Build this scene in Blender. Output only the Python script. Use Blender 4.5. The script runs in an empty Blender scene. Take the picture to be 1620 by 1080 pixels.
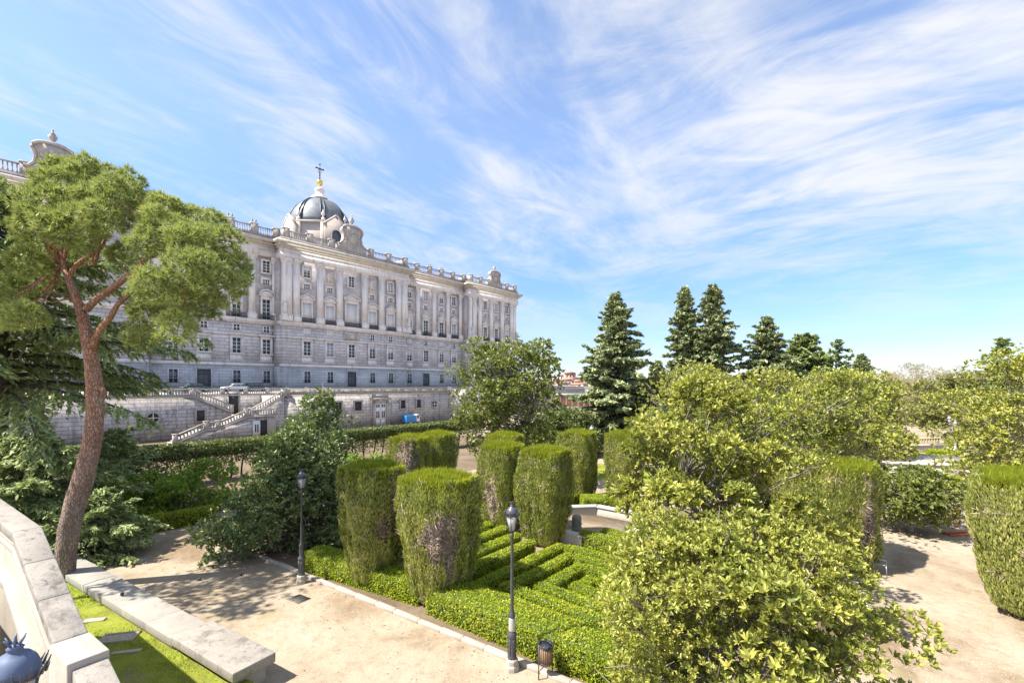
import bpy, bmesh, math, random
import numpy as np
from mathutils import Vector
scene = bpy.context.scene
col = scene.collection
PI = math.pi

# ---------------------------------------------------------------- camera
EYE = 7.6            # eye height above the garden floor (m)
HOR = 607.0          # picture row of the horizon (1620 x 1080 photograph)
FPX = 750.0          # focal length in the same pixels
cd = bpy.data.cameras.new('camera'); cam = bpy.data.objects.new('camera', cd); col.objects.link(cam)
cd.sensor_width = 36.0; cd.lens = 36.0 * FPX / 1620.0
cd.shift_y = (HOR - 540.0) / 1620.0
cd.clip_start = 0.05; cd.clip_end = 30000
cam.location = (0, 0, EYE); cam.rotation_euler = (math.radians(90), 0, 0)
scene.camera = cam

# ---------------------------------------------------------------- light
SUN_EL = math.radians(53)
SX, SY = -0.945, -0.33                                  # horizontal direction towards the sun
_h = math.hypot(SX, SY); SX /= _h; SY /= _h
tosun = Vector((SX*math.cos(SUN_EL), SY*math.cos(SUN_EL), math.sin(SUN_EL)))
sl = bpy.data.lights.new('sun', 'SUN'); sl.energy = 3.6; sl.angle = math.radians(0.5); sl.color = (1.0, 0.93, 0.82)
so = bpy.data.objects.new('sun', sl); col.objects.link(so); so.location = (-60, -20, 60)
so.rotation_euler = tosun.to_track_quat('Z', 'Y').to_euler()

world = bpy.data.worlds.new('World'); scene.world = world; world.use_nodes = True
def build_world():
    nt = world.node_tree; nt.nodes.clear(); L = nt.links.new; N = nt.nodes.new
    def M(op, a, b=None, c=None, clamp=False):
        n = N('ShaderNodeMath'); n.operation = op; n.use_clamp = clamp
        for i, v in enumerate((a, b, c)):
            if v is None: continue
            if isinstance(v, (int, float)): n.inputs[i].default_value = v
            else: L(v, n.inputs[i])
        return n.outputs[0]
    out = N('ShaderNodeOutputWorld'); bg = N('ShaderNodeBackground'); L(bg.outputs[0], out.inputs[0])
    bg.inputs['Strength'].default_value = 0.11
    sky = N('ShaderNodeTexSky'); sky.sky_type = 'NISHITA'; sky.sun_disc = False
    sky.sun_elevation = SUN_EL; sky.sun_rotation = math.atan2(SX, SY)
    sky.altitude = 650; sky.air_density = 1.0; sky.dust_density = 0.6; sky.ozone_density = 3.0
    hs = N('ShaderNodeHueSaturation'); hs.inputs['Saturation'].default_value = 0.9; hs.inputs['Value'].default_value = 1.0
    L(sky.outputs[0], hs.inputs['Color'])
    tc = N('ShaderNodeTexCoord'); sep = N('ShaderNodeSeparateXYZ'); L(tc.outputs['Generated'], sep.inputs[0])
    X, Y, Z = sep.outputs
    zc = M('ADD', M('MAXIMUM', Z, 0.0), 0.16)
    u0 = M('DIVIDE', X, zc); v0 = M('DIVIDE', Y, zc)
    def turned(deg):                                                   # cloud-plane axes turned to a streak direction
        ca, sa = math.cos(math.radians(deg)), math.sin(math.radians(deg))
        return M('SUBTRACT', M('MULTIPLY', u0, ca), M('MULTIPLY', v0, sa)), M('ADD', M('MULTIPLY', u0, sa), M('MULTIPLY', v0, ca))
    def noise(uv, su, sv, sc, det, rough, dist, off):
        c = N('ShaderNodeCombineXYZ'); L(M('MULTIPLY', uv[0], su), c.inputs[0]); L(M('MULTIPLY', uv[1], sv), c.inputs[1]); c.inputs[2].default_value = off
        n = N('ShaderNodeTexNoise'); n.inputs['Scale'].default_value = sc; n.inputs['Detail'].default_value = det
        n.inputs['Roughness'].default_value = rough; n.inputs['Distortion'].default_value = dist
        L(c.outputs[0], n.inputs['Vector']); return n.outputs['Fac']
    def ramp(x, a, b):
        n = N('ShaderNodeMapRange'); n.interpolation_type = 'SMOOTHSTEP'
        L(x, n.inputs[0]); n.inputs[1].default_value = a; n.inputs[2].default_value = b; return n.outputs[0]
    def layer(uv, o):
        streak = noise(uv, 1.35, 0.55, 1.0, 10, 0.6, 1.8, 3.1 + o); fine = noise(uv, 3.4, 1.7, 1.2, 9, 0.62, 2.4, 1.3 + o)
        return M('ADD', M('MULTIPLY', streak, 0.52), M('MULTIPLY', fine, 0.30))
    A, B = turned(36), turned(-58)
    side = ramp(M('ADD', X, M('MULTIPLY', M('SUBTRACT', noise(A, .8, .8, 1, 3, .5, .5, 9.), 0.5), 1.2)), 0.02, 0.42)
    ab = N('ShaderNodeMix'); L(side, ab.inputs[0]); L(layer(A, 0), ab.inputs[2]); L(layer(B, 5), ab.inputs[3])
    veil = noise(A, 0.9, 0.55, 1.0, 6, 0.52, 1.2, 7.7)
    body = M('ADD', ab.outputs[0], M('MULTIPLY', veil, 0.55))
    m = M('ADD', M('MULTIPLY', ramp(body, 0.545, 0.82), 0.95), 0.04)
    low = ramp(Z, 0.05, 0.36)                                          # clearer air low down
    m = M('MULTIPLY', m, M('ADD', M('MULTIPLY', low, 0.8), 0.2))
    m = M('MULTIPLY', m, 0.95, clamp=True)
    mix = N('ShaderNodeMix'); mix.data_type = 'RGBA'
    cr = N('ShaderNodeValToRGB'); e = cr.color_ramp.elements; L(Z, cr.inputs[0])    # thin the bright horizon glow of the model sky
    e[0].position = 0.0; e[0].color = (0.50, 0.50, 0.55, 1); e[1].position = 0.45; e[1].color = (0.76, 0.81, 0.87, 1)
    q = e.new(0.07); q.color = (0.44, 0.48, 0.60, 1); q = e.new(0.2); q.color = (0.42, 0.54, 0.75, 1)
    mu = N('ShaderNodeMix'); mu.data_type = 'RGBA'; mu.blend_type = 'MULTIPLY'; mu.inputs[0].default_value = 1.0
    L(hs.outputs[0], mu.inputs[6]); L(cr.outputs[0], mu.inputs[7])
    L(m, mix.inputs[0]); L(mu.outputs[2], mix.inputs[6]); mix.inputs[7].default_value = (2.7, 2.73, 2.82, 1)
    L(mix.outputs[2], bg.inputs['Color'])
build_world()
vs = scene.view_settings
scene.display_settings.display_device = 'sRGB'
vs.view_transform = 'Standard'; vs.look = 'None'; vs.gamma = 1.0; vs.use_curve_mapping = False
vs.exposure = 1.7
scene.cycles.max_bounces = 6; scene.cycles.diffuse_bounces = 3; scene.cycles.transparent_max_bounces = 4
scene.cycles.use_denoising = True

# ---------------------------------------------------------------- picture <-> ground helpers
def G0(px, py, z=0.0):
    Y = (EYE - z) * FPX / (py - HOR); return ((px - 810.0) / FPX * Y, Y)
def X_at(px, Y): return (px - 810.0) / FPX * Y
def Z_at(py, Y): return EYE - (py - HOR) / FPX * Y
# the palace and the garden are laid out on one slanted grid: e_s runs along the facade, e_n out of it towards us
TH = math.atan(620.0 / 750.0)
ES = np.array([math.sin(TH), math.cos(TH)]); EN = np.array([math.cos(TH), -math.sin(TH)])
ROT = math.atan2(ES[1], ES[0])
P0 = np.array([(548 - 810) / 750.0 * 122.3, 122.3]); DPAL = -float(P0 @ EN); S0 = float(P0 @ ES)
def S_at(px, d):
    """position along the facade direction where the sight line through column px meets the plane d metres off"""
    dx = (px - 810.0) / FPX; t = -d / (dx*EN[0] + EN[1]); return float(np.array([dx*t, t]) @ ES) - S0, t
def SZ(px, py, d):
    s, t = S_at(px, d); return s, Z_at(py, t)
def Wd(s, d, z=0.0):
    p = P0 + ES*s + EN*(DPAL - d); return (float(p[0]), float(p[1]), z)

# ---------------------------------------------------------------- mesh builder
def _n(v):
    v = np.asarray(v, float); return v / (np.linalg.norm(v, axis=-1, keepdims=True) + 1e-12)
class Geo:
    def __init__(s): s.ch = []
    def add(s, V, F, m=0):
        s.ch.append((np.asarray(V, float).reshape(-1, 3), [np.asarray(F, int)] if not isinstance(F, list) else [np.asarray(f, int) for f in F], m)); return s
    def box(s, x0, x1, y0, y1, z0, z1, m=0):
        V = [(x, y, z) for z in (z0, z1) for y in (y0, y1) for x in (x0, x1)]
        return s.add(V, np.array([(0,2,3,1),(4,5,7,6),(0,1,5,4),(2,6,7,3),(0,4,6,2),(1,3,7,5)]), m)
    def obox(s, c, ax, ay, az, m=0):
        c = np.array(c, float); ax = np.array(ax, float); ay = np.array(ay, float); az = np.array(az, float)
        V = [c + i*ax + j*ay + k*az for k in (-1, 1) for j in (-1, 1) for i in (-1, 1)]
        return s.add(V, np.array([(0,2,3,1),(4,5,7,6),(0,1,5,4),(2,6,7,3),(0,4,6,2),(1,3,7,5)]), m)
    def prism(s, poly, o, u, v, _axis, w, m=0):
        """polygon of (a, b) in the plane o + a*u + b*v, pushed along w"""
        o, u, v, w = (np.array(t, float) for t in (o, u, v, w)); n = len(poly)
        A = np.array([o + a*u + b*v for a, b in poly]); V = np.vstack([A, A + w])
        i = np.arange(n); j = (i + 1) % n
        return s.add(V, [np.arange(n)[None, ::-1], (np.arange(n) + n)[None, :], np.stack([i, j, j + n, i + n], 1)], m)
    def lathe(s, prof, c=(0, 0, 0), n=12, m=0, ph=0.0, wob=None):
        k = len(prof); a = np.arange(n) * 2*PI/n + ph; V = []
        for r, z in prof:
            V.append(np.stack([c[0] + r*np.cos(a), c[1] + r*np.sin(a), np.full(n, c[2] + z)], 1))
        V = np.vstack(V); F = []
        i = np.arange(n); j = (i + 1) % n
        for q in range(k - 1): F.append(np.stack([q*n + i, q*n + j, (q+1)*n + j, (q+1)*n + i], 1))
        return s.add(V, [np.vstack(F), np.arange(n)[None, ::-1], (np.arange(n) + (k-1)*n)[None, :]], m)
    def tube(s, pts, rad, n=6, m=0, rough=0.0, seed=0):
        P = np.array(pts, float); k = len(P); R = np.full(k, rad) if np.isscalar(rad) else np.array(rad, float)
        T = np.gradient(P, axis=0); T = _n(T); up = np.array([0.31, 0.17, 0.93]); 
        A = _n(np.cross(T, up)); B = np.cross(T, A); a = np.arange(n) * 2*PI/n
        rg = np.random.RandomState(seed)
        rr = R[:, None] * (1 + rough * rg.uniform(-1, 1, (k, n)))
        V = P[:, None, :] + rr[..., None]*(np.cos(a)[None, :, None]*A[:, None, :] + np.sin(a)[None, :, None]*B[:, None, :])
        i = np.arange(n); j = (i + 1) % n
        F = np.vstack([np.stack([q*n + i, q*n + j, (q+1)*n + j, (q+1)*n + i], 1) for q in range(k - 1)])
        return s.add(V.reshape(-1, 3), [F, np.arange(n)[None, ::-1], (np.arange(n) + (k-1)*n)[None, :]], m)
    def ball(s, c, r, nu=10, nv=7, m=0):
        r = (r, r, r) if np.isscalar(r) else r
        th = np.linspace(0.02, PI - 0.02, nv); a = np.arange(nu) * 2*PI/nu
        V = np.stack([c[0] + r[0]*np.sin(th)[:, None]*np.cos(a), c[1] + r[1]*np.sin(th)[:, None]*np.sin(a), c[2] - r[2]*np.cos(th)[:, None]*np.ones(nu)], 2).reshape(-1, 3)
        i = np.arange(nu); j = (i + 1) % nu
        F = np.vstack([np.stack([q*nu + i, q*nu + j, (q+1)*nu + j, (q+1)*nu + i], 1) for q in range(nv - 1)])
        return s.add(V, [F, np.arange(nu)[None, ::-1], (np.arange(nu) + (nv-1)*nu)[None, :]], m)
    # -- foliage: arrays of points P, directions D, face normals Nn, lengths, widths
    def leaves(s, P, D, Nn, Ln, Wn, fold=0.25, m=0):
        D = _n(D); S = _n(np.cross(D, Nn)); U = np.cross(S, D); k = len(P)
        Ln = np.broadcast_to(Ln, (k,))[:, None]; Wn = np.broadcast_to(Wn, (k,))[:, None]
        up = U * Wn * fold
        V = np.stack([P, P + D*Ln*0.35 + S*Wn*0.5 + up, P + D*Ln*0.75 + S*Wn*0.36 + up*0.7, P + D*Ln - U*Ln*0.08,
                      P + D*Ln*0.75 - S*Wn*0.36 + up*0.7, P + D*Ln*0.35 - S*Wn*0.5 + up], 1).reshape(-1, 3)
        b = np.arange(k)[:, None]*6
        return s.add(V, np.vstack([b + np.array([0, 1, 2, 3]), b + np.array([0, 3, 4, 5])]), m)
    def quads(s, P, D, Nn, Ln, Wn, m=0):
        D = _n(D); S = _n(np.cross(D, Nn)); k = len(P)
        Ln = np.broadcast_to(Ln, (k,))[:, None]; Wn = np.broadcast_to(Wn, (k,))[:, None]
        V = np.stack([P - D*Ln*0.5, P + S*Wn*0.5, P + D*Ln*0.5, P - S*Wn*0.5], 1).reshape(-1, 3)
        return s.add(V, np.arange(k)[:, None]*4 + np.arange(4), m)
    def blades(s, P, D, Ln, Wn, rg, m=0):
        k = len(P); D = _n(D); S = _n(np.cross(D, rg.normal(size=(k, 3))))
        Ln = np.broadcast_to(Ln, (k,))[:, None]; Wn = np.broadcast_to(Wn, (k,))[:, None]
        V = np.stack([P - S*Wn*0.5, P + S*Wn*0.5, P + D*Ln], 1).reshape(-1, 3)
        return s.add(V, np.arange(k)[:, None]*3 + np.arange(3), m)
    def shift(s, dx, dy, dz=0):
        s.ch = [(V + np.array([dx, dy, dz]), F, m) for V, F, m in s.ch]; return s
    def mesh(s, name, mats, smooth=False, recalc=True):
        me = bpy.data.meshes.new(name)
        Vs = []; lt = []; lv = []; mi = []; off = 0
        for V, Fs, m in s.ch:
            for F in Fs:
                if F.size == 0: continue
                lv.append((F + off).ravel()); lt.append(np.full(len(F), F.shape[1])); mi.append(np.full(len(F), m))
            Vs.append(V); off += len(V)
        V = np.vstack(Vs); lv = np.concatenate(lv); lt = np.concatenate(lt); mi = np.concatenate(mi)
        me.vertices.add(len(V)); me.vertices.foreach_set('co', V.astype(np.float32).ravel())
        me.loops.add(len(lv)); me.loops.foreach_set('vertex_index', lv.astype(np.int32))
        me.polygons.add(len(lt)); ls = np.concatenate([[0], np.cumsum(lt)[:-1]])
        me.polygons.foreach_set('loop_start', ls.astype(np.int32))
        me.polygons.foreach_set('material_index', mi.astype(np.int32))
        if smooth: me.polygons.foreach_set('use_smooth', np.ones(len(lt), bool))
        me.update(calc_edges=True); me.validate()
        if recalc:
            b = bmesh.new(); b.from_mesh(me); bmesh.ops.recalc_face_normals(b, faces=b.faces); b.to_mesh(me); b.free()
        for mt in (mats if isinstance(mats, (list, tuple)) else [mats]): me.materials.append(mt)
        return me
    def build(s, name, mats, parent=None, smooth=False, recalc=True, loc=(0, 0, 0), rz=0.0):
        return put(name, s.mesh(name, mats, smooth, recalc), parent, loc, rz)
def put(name, me, parent=None, loc=(0, 0, 0), rz=0.0):
    o = bpy.data.objects.new(name, me); col.objects.link(o); o.location = loc; o.rotation_euler = (0, 0, rz)
    if parent: o.parent = parent
    return o
def tag(o, label, cat, group=None, kind=None):
    if label: o['label'] = label
    if cat: o['category'] = cat
    if group: o['group'] = group
    if kind: o['kind'] = kind
    return o
def thing(name, label, cat, loc=(0, 0, 0), rz=0.0, group=None, kind=None):
    return tag(put(name, None, None, loc, rz), label, cat, group, kind)
def struct(o): o['kind'] = 'structure'; return o
def dup(root, loc, rz, label=None, scale=None, group=None):
    r = root.copy(); col.objects.link(r); r.location = loc; r.rotation_euler = (0, 0, rz)
    if label: r['label'] = label
    if group: r['group'] = group
    if scale: r.scale = scale
    for ch in list(root.children):
        c = ch.copy(); col.objects.link(c); c.parent = r
        for g in list(ch.children):
            e = g.copy(); col.objects.link(e); e.parent = c
    return r
def bevel(o, w, seg=2):
    b = o.modifiers.new('bevel', 'BEVEL'); b.width = w; b.segments = seg; b.limit_method = 'ANGLE'; return o

# ---------------------------------------------------------------- materials
def _mat(name):
    m = bpy.data.materials.new(name); m.use_nodes = True; nt = m.node_tree; nt.nodes.clear()
    o = nt.nodes.new('ShaderNodeOutputMaterial'); p = nt.nodes.new('ShaderNodeBsdfPrincipled'); nt.links.new(p.outputs[0], o.inputs[0])
    return m, nt, p, o
def _noise(nt, vec, scale, det=5, rough=0.6, dist=0.0):
    n = nt.nodes.new('ShaderNodeTexNoise'); n.inputs['Scale'].default_value = scale; n.inputs['Detail'].default_value = det
    n.inputs['Roughness'].default_value = rough; n.inputs['Distortion'].default_value = dist
    if vec is not None: nt.links.new(vec, n.inputs['Vector'])
    return n.outputs['Fac']
def _map(nt, vec, scale=(1, 1, 1), rot=(0, 0, 0)):
    n = nt.nodes.new('ShaderNodeMapping'); n.inputs['Scale'].default_value = scale; n.inputs['Rotation'].default_value = rot
    nt.links.new(vec, n.inputs['Vector']); return n.outputs[0]
def _ramp(nt, fac, stops):
    r = nt.nodes.new('ShaderNodeValToRGB'); e = r.color_ramp.elements
    while len(e) < len(stops): e.new(0.5)
    for q, (p, c) in zip(e, stops): q.position = p; q.color = (c[0], c[1], c[2], 1)
    nt.links.new(fac, r.inputs[0]); return r.outputs[0]
def _mix(nt, f, a, b, mode='MIX'):
    n = nt.nodes.new('ShaderNodeMix'); n.data_type = 'RGBA'; n.blend_type = mode
    for i, v in ((0, f), (6, a), (7, b)):
        if isinstance(v, (int, float)): n.inputs[i].default_value = v
        elif isinstance(v, tuple): n.inputs[i].default_value = (v[0], v[1], v[2], 1)
        else: nt.links.new(v, n.inputs[i])
    return n.outputs[2]
def _mr(nt, x, a, b, c=0.0, d=1.0):
    n = nt.nodes.new('ShaderNodeMapRange'); nt.links.new(x, n.inputs[0])
    for i, v in ((1, a), (2, b), (3, c), (4, d)): n.inputs[i].default_value = v
    return n.outputs[0]
def _bump(nt, p, h, strength, dist=0.02, prev=None):
    b = nt.nodes.new('ShaderNodeBump'); b.inputs['Strength'].default_value = strength; b.inputs['Distance'].default_value = dist
    nt.links.new(h, b.inputs['Height'])
    if prev is not None: nt.links.new(prev, b.inputs['Normal'])
    nt.links.new(b.outputs[0], p.inputs['Normal']); return b.outputs[0]
def _obj(nt): return nt.nodes.new('ShaderNodeTexCoord').outputs['Object']

def plain(name, c, rough=0.6, metal=0.0, var=0.15, scale=3.0, spec=0.5):
    m, nt, p, o = _mat(name); v = _obj(nt); f = _noise(nt, v, scale, 5)
    lo = tuple(x*(1 - var) for x in c); hi = tuple(min(1, x*(1 + var)) for x in c)
    nt.links.new(_ramp(nt, f, [(0.3, lo), (0.7, hi)]), p.inputs['Base Color'])
    p.inputs['Roughness'].default_value = rough; p.inputs['Metallic'].default_value = metal; p.inputs['Specular IOR Level'].default_value = spec
    return m
def stone(name, c, dirt, amount=0.5, scale=0.35, joints=None, streak=1.0, bump=0.4, fine=9.0, rough=0.85, patch=None):
    """weathered stone: blotches, rain streaks, soot; joints = (course height, block length, joint width, joint colour)"""
    m, nt, p, o = _mat(name); v = _obj(nt)
    a = _noise(nt, v, scale, 7, 0.62); b = _noise(nt, v, fine, 5, 0.65)
    cc = _ramp(nt, a, [(0.32, tuple(x*0.86 for x in c)), (0.5, c), (0.7, tuple(min(1, x*1.1) for x in c))])
    st = _noise(nt, _map(nt, v, (1.3, 1.3, 0.16)), 1.0*streak, 8, 0.7)
    cc = _mix(nt, _mr(nt, st, 0.52, 0.74, 0.0, amount), cc, dirt)
    cc = _mix(nt, _mr(nt, b, 0.55, 0.8, 0.0, amount*0.6), cc, tuple(x*0.7 for x in dirt))
    if patch:
        q = _noise(nt, v, scale*1.9, 6, 0.7, 0.4); cc = _mix(nt, _mr(nt, q, 0.56, 0.66, 0.0, patch[1]), cc, patch[0])
    nb = None
    if joints:
        h, w, jw, jc = joints
        sp = nt.nodes.new('ShaderNodeSeparateXYZ'); nt.links.new(v, sp.inputs[0])
        ad = nt.nodes.new('ShaderNodeMath'); nt.links.new(sp.outputs[0], ad.inputs[0]); nt.links.new(sp.outputs[1], ad.inputs[1])
        cb = nt.nodes.new('ShaderNodeCombineXYZ'); nt.links.new(ad.outputs[0], cb.inputs[0]); nt.links.new(sp.outputs[2], cb.inputs[1])
        br = nt.nodes.new('ShaderNodeTexBrick'); nt.links.new(cb.outputs[0], br.inputs['Vector'])
        br.inputs['Scale'].default_value = 1.0; br.inputs['Mortar Size'].default_value = jw; br.inputs['Mortar Smooth'].default_value = 0.3
        br.inputs['Brick Width'].default_value = w; br.inputs['Row Height'].default_value = h; br.inputs['Bias'].default_value = 0
        br.inputs['Color1'].default_value = (1, 1, 1, 1); br.inputs['Color2'].default_value = (0.78, 0.79, 0.82, 1); br.inputs['Mortar'].default_value = (*jc, 1)
        cc = _mix(nt, 1.0, cc, br.outputs['Color'], 'MULTIPLY')
        nb = _bump(nt, p, br.outputs['Fac'], -0.8 if False else 0.8, -0.05)
    _bump(nt, p, b, bump, 0.02, nb)
    nt.links.new(cc, p.inputs['Base Color']); p.inputs['Roughness'].default_value = rough; p.inputs['Specular IOR Level'].default_value = 0.3
    return m
def leafmat(name, stops, trans=(0.2, 0.28, 0.03), tf=0.3, rough=0.45, big=0.6, spec=0.4, pale=None):
    """leaves: every leaf its own tint, plus slow drifts of tint from bough to bough"""
    m, nt, p, o = _mat(name); g = nt.nodes.new('ShaderNodeNewGeometry'); v = _obj(nt)
    f = _noise(nt, v, big, 3)
    ad = nt.nodes.new('ShaderNodeMath'); ad.operation = 'MULTIPLY_ADD'
    nt.links.new(g.outputs['Random Per Island'], ad.inputs[0]); ad.inputs[1].default_value = 0.62
    sc = nt.nodes.new('ShaderNodeMath'); sc.operation = 'MULTIPLY_ADD'; nt.links.new(f, sc.inputs[0]); sc.inputs[1].default_value = 1.1; sc.inputs[2].default_value = -0.36
    nt.links.new(sc.outputs[0], ad.inputs[2])
    cc = _ramp(nt, ad.outputs[0], stops)
    nt.links.new(cc, p.inputs['Base Color']); p.inputs['Roughness'].default_value = rough; p.inputs['Specular IOR Level'].default_value = spec
    t = nt.nodes.new('ShaderNodeBsdfTranslucent'); t.inputs['Color'].default_value = (*trans, 1)
    mx = nt.nodes.new('ShaderNodeMixShader'); mx.inputs[0].default_value = tf
    nt.links.new(p.outputs[0], mx.inputs[1]); nt.links.new(t.outputs[0], mx.inputs[2]); nt.links.new(mx.outputs[0], o.inputs[0])
    return m
MT = {}
MT['trim'] = stone('pale limestone', (0.77, 0.72, 0.69), (0.36, 0.25, 0.24), 0.8, 0.4)
MT['field'] = stone('grey limestone field', (0.60, 0.56, 0.56), (0.34, 0.25, 0.25), 0.45, 0.5, joints=(0.62, 1.7, 0.02, (0.8, 0.8, 0.8)))
MT['rustic'] = stone('rusticated granite', (0.69, 0.645, 0.63), (0.33, 0.235, 0.235), 0.6, 0.3, joints=(0.72, 2.2, 0.045, (0.40, 0.40, 0.42)), patch=((0.50, 0.46, 0.435), 0.6))
MT['granite'] = stone('blue grey granite', (0.54, 0.545, 0.555), (0.27, 0.22, 0.235), 0.55, 0.3, joints=(0.62, 1.5, 0.03, (0.55, 0.55, 0.58)))
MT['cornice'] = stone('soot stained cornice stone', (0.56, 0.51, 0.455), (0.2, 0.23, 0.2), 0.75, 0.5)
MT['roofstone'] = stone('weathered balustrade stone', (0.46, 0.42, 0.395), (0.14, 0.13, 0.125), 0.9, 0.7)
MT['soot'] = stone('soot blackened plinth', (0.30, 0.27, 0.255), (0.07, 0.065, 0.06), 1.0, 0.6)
MT['cream'] = stone('cream render', (0.47, 0.41, 0.37), (0.40, 0.34, 0.30), 0.3, 0.5)
MT['terrace'] = stone('weathered terrace ashlar', (0.57, 0.53, 0.505), (0.13, 0.12, 0.115), 1.0, 0.35, joints=(0.5, 1.15, 0.03, (0.5, 0.47, 0.46)), patch=((0.22, 0.205, 0.195), 0.85), fine=2.2)
MT['terrace_trim'] = stone('worn terrace coping', (0.38, 0.35, 0.33), (0.2, 0.18, 0.165), 0.9, 0.6)
MT['coping'] = stone('lichen stained coping', (0.30, 0.275, 0.245), (0.07, 0.065, 0.06), 1.0, 2.4, fine=14.0, bump=0.7, patch=((0.13, 0.12, 0.11), 0.9))  # grey stone with dark lichen blotches
MT['bench_stone'] = stone('smooth bench stone', (0.31, 0.29, 0.26), (0.12, 0.14, 0.13), 0.5, 1.0, fine=16.0, patch=((0.24, 0.215, 0.185), 0.6))
MT['render_white'] = stone('white lime face', (0.40, 0.36, 0.31), (0.2, 0.21, 0.17), 0.6, 0.8)
MT['basin'] = stone('white basin stone', (0.48, 0.46, 0.42), (0.42, 0.39, 0.34), 0.4, 1.0)
MT['kerb'] = stone('kerb stone', (0.40, 0.35, 0.30), (0.28, 0.25, 0.21), 0.6, 1.2)
MT['lead'] = plain('lead dome sheet', (0.17, 0.19, 0.215), 0.55, 0.3, 0.25, 1.2)
MT['leaddark'] = plain('dark lead rib', (0.05, 0.06, 0.075), 0.45, 0.4)
MT['gold'] = plain('gilded ball', (0.85, 0.58, 0.12), 0.28, 0.9)
MT['iron'] = plain('wrought iron', (0.06, 0.065, 0.075), 0.5, 0.3)
MT['lampiron'] = plain('grey painted cast iron', (0.085, 0.085, 0.10), 0.42, 0.35, 0.2, 6)
MT['lampcap'] = plain('blue grey lamp cap', (0.10, 0.135, 0.225), 0.6, 0.1, 0.15, 6)
MT['woodwhite'] = plain('white painted joinery', (0.70, 0.69, 0.68), 0.5, 0, 0.06)
MT['blind'] = plain('pale blind', (0.62, 0.60, 0.59), 0.8, 0, 0.08, 1.0)
MT['glass'] = plain('window glass', (0.045, 0.055, 0.07), 0.12, 0, 0.4, 0.7, 0.8)
MT['glasscurtain'] = plain('glass over curtain', (0.30, 0.33, 0.37), 0.25, 0, 0.35, 0.9, 0.8)
MT['darkdoor'] = plain('dark timber door', (0.075, 0.08, 0.085), 0.5)
MT['void'] = plain('dark opening', (0.03, 0.03, 0.035), 0.8)
MT['bark'] = stone('grey bark', (0.23, 0.195, 0.165), (0.09, 0.075, 0.065), 0.8, 2.0, fine=12.0, bump=0.9, streak=3.0)
MT['barkpale'] = stone('pale grey bark', (0.36, 0.32, 0.28), (0.17, 0.15, 0.13), 0.7, 2.0, fine=14.0, bump=0.8, streak=3.0)
MT['barkdark'] = stone('dark bark', (0.075, 0.06, 0.05), (0.03, 0.025, 0.02), 0.7, 2.0, fine=10.0, bump=0.9, streak=3.0)
def pine_bark():
    m, nt, p, o = _mat('reddish pine bark'); v = _obj(nt)
    sp = nt.nodes.new('ShaderNodeSeparateXYZ'); nt.links.new(v, sp.inputs[0])
    w = nt.nodes.new('ShaderNodeTexVoronoi'); w.feature = 'DISTANCE_TO_EDGE'; w.inputs['Scale'].default_value = 1.0
    wn = nt.nodes.new('ShaderNodeTexNoise'); wn.inputs['Scale'].default_value = 2.5; nt.links.new(v, wn.inputs['Vector'])
    vm = nt.nodes.new('ShaderNodeVectorMath'); vm.operation = 'MULTIPLY_ADD'; nt.links.new(wn.outputs['Color'], vm.inputs[0]); vm.inputs[1].default_value = (0.25, 0.25, 0.3); nt.links.new(v, vm.inputs[2])
    nt.links.new(_map(nt, vm.outputs[0], (17, 17, 4.5)), w.inputs['Vector'])
    n = _noise(nt, _map(nt, v, (2.5, 2.5, 0.8)), 1.6, 7, 0.65)
    low = _ramp(nt, n, [(0.3, (0.19, 0.145, 0.13)), (0.5, (0.29, 0.22, 0.195)), (0.7, (0.37, 0.30, 0.27))])
    high = _ramp(nt, n, [(0.3, (0.32, 0.18, 0.125)), (0.5, (0.47, 0.255, 0.17)), (0.72, (0.46, 0.34, 0.27))])
    cc = _mix(nt, _mr(nt, sp.outputs[2], 2.5, 6.5), low, high)  # shade on the lower trunk is put into its greyer bark colour
    cc = _mix(nt, _mr(nt, w.outputs['Distance'], 0.0, 0.18, 0.72, 0.0), cc, (0.085, 0.06, 0.05))
    nt.links.new(cc, p.inputs['Base Color']); p.inputs['Roughness'].default_value = 0.9; p.inputs['Specular IOR Level'].default_value = 0.2
    nb = _bump(nt, p, _mr(nt, w.outputs['Distance'], 0.0, 0.18), 0.8, 0.03)
    _bump(nt, p, _noise(nt, v, 22, 5), 0.5, 0.02, nb)
    return m
MT['pinebark'] = pine_bark()
# foliage (leaf colours tuned brighter than real leaves)
MT['magnolia'] = leafmat('yellow green magnolia leaf', [(0.1, (0.107, 0.138, 0.031)), (0.4, (0.245, 0.267, 0.055)), (0.72, (0.412, 0.419, 0.092)), (0.93, (0.582, 0.532, 0.139)), (1, (0.612, 0.382, 0.107))], (0.42, 0.46, 0.06), 0.26, 0.42)  # yellowish leaf tint for most of the magnolias
MT['magnoliamid'] = leafmat('mid green magnolia leaf', [(0.1, (0.069, 0.101, 0.028)), (0.5, (0.164, 0.196, 0.048)), (0.85, (0.304, 0.316, 0.076)), (1.0, (0.418, 0.366, 0.101))], (0.26, 0.32, 0.05), 0.28, 0.42)  # darker, greener leaf tint for some of the magnolias
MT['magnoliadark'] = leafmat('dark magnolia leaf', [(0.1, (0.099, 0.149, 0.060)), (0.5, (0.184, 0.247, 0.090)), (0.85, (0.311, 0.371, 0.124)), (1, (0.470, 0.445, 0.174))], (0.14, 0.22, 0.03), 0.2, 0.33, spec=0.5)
MT['pineneedle'] = leafmat('pine needles', [(0.1, (0.150, 0.192, 0.083)), (0.45, (0.301, 0.360, 0.125)), (0.8, (0.466, 0.513, 0.187)), (1, (0.572, 0.567, 0.270))], (0.36, 0.42, 0.09), 0.32, 0.5)
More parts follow.
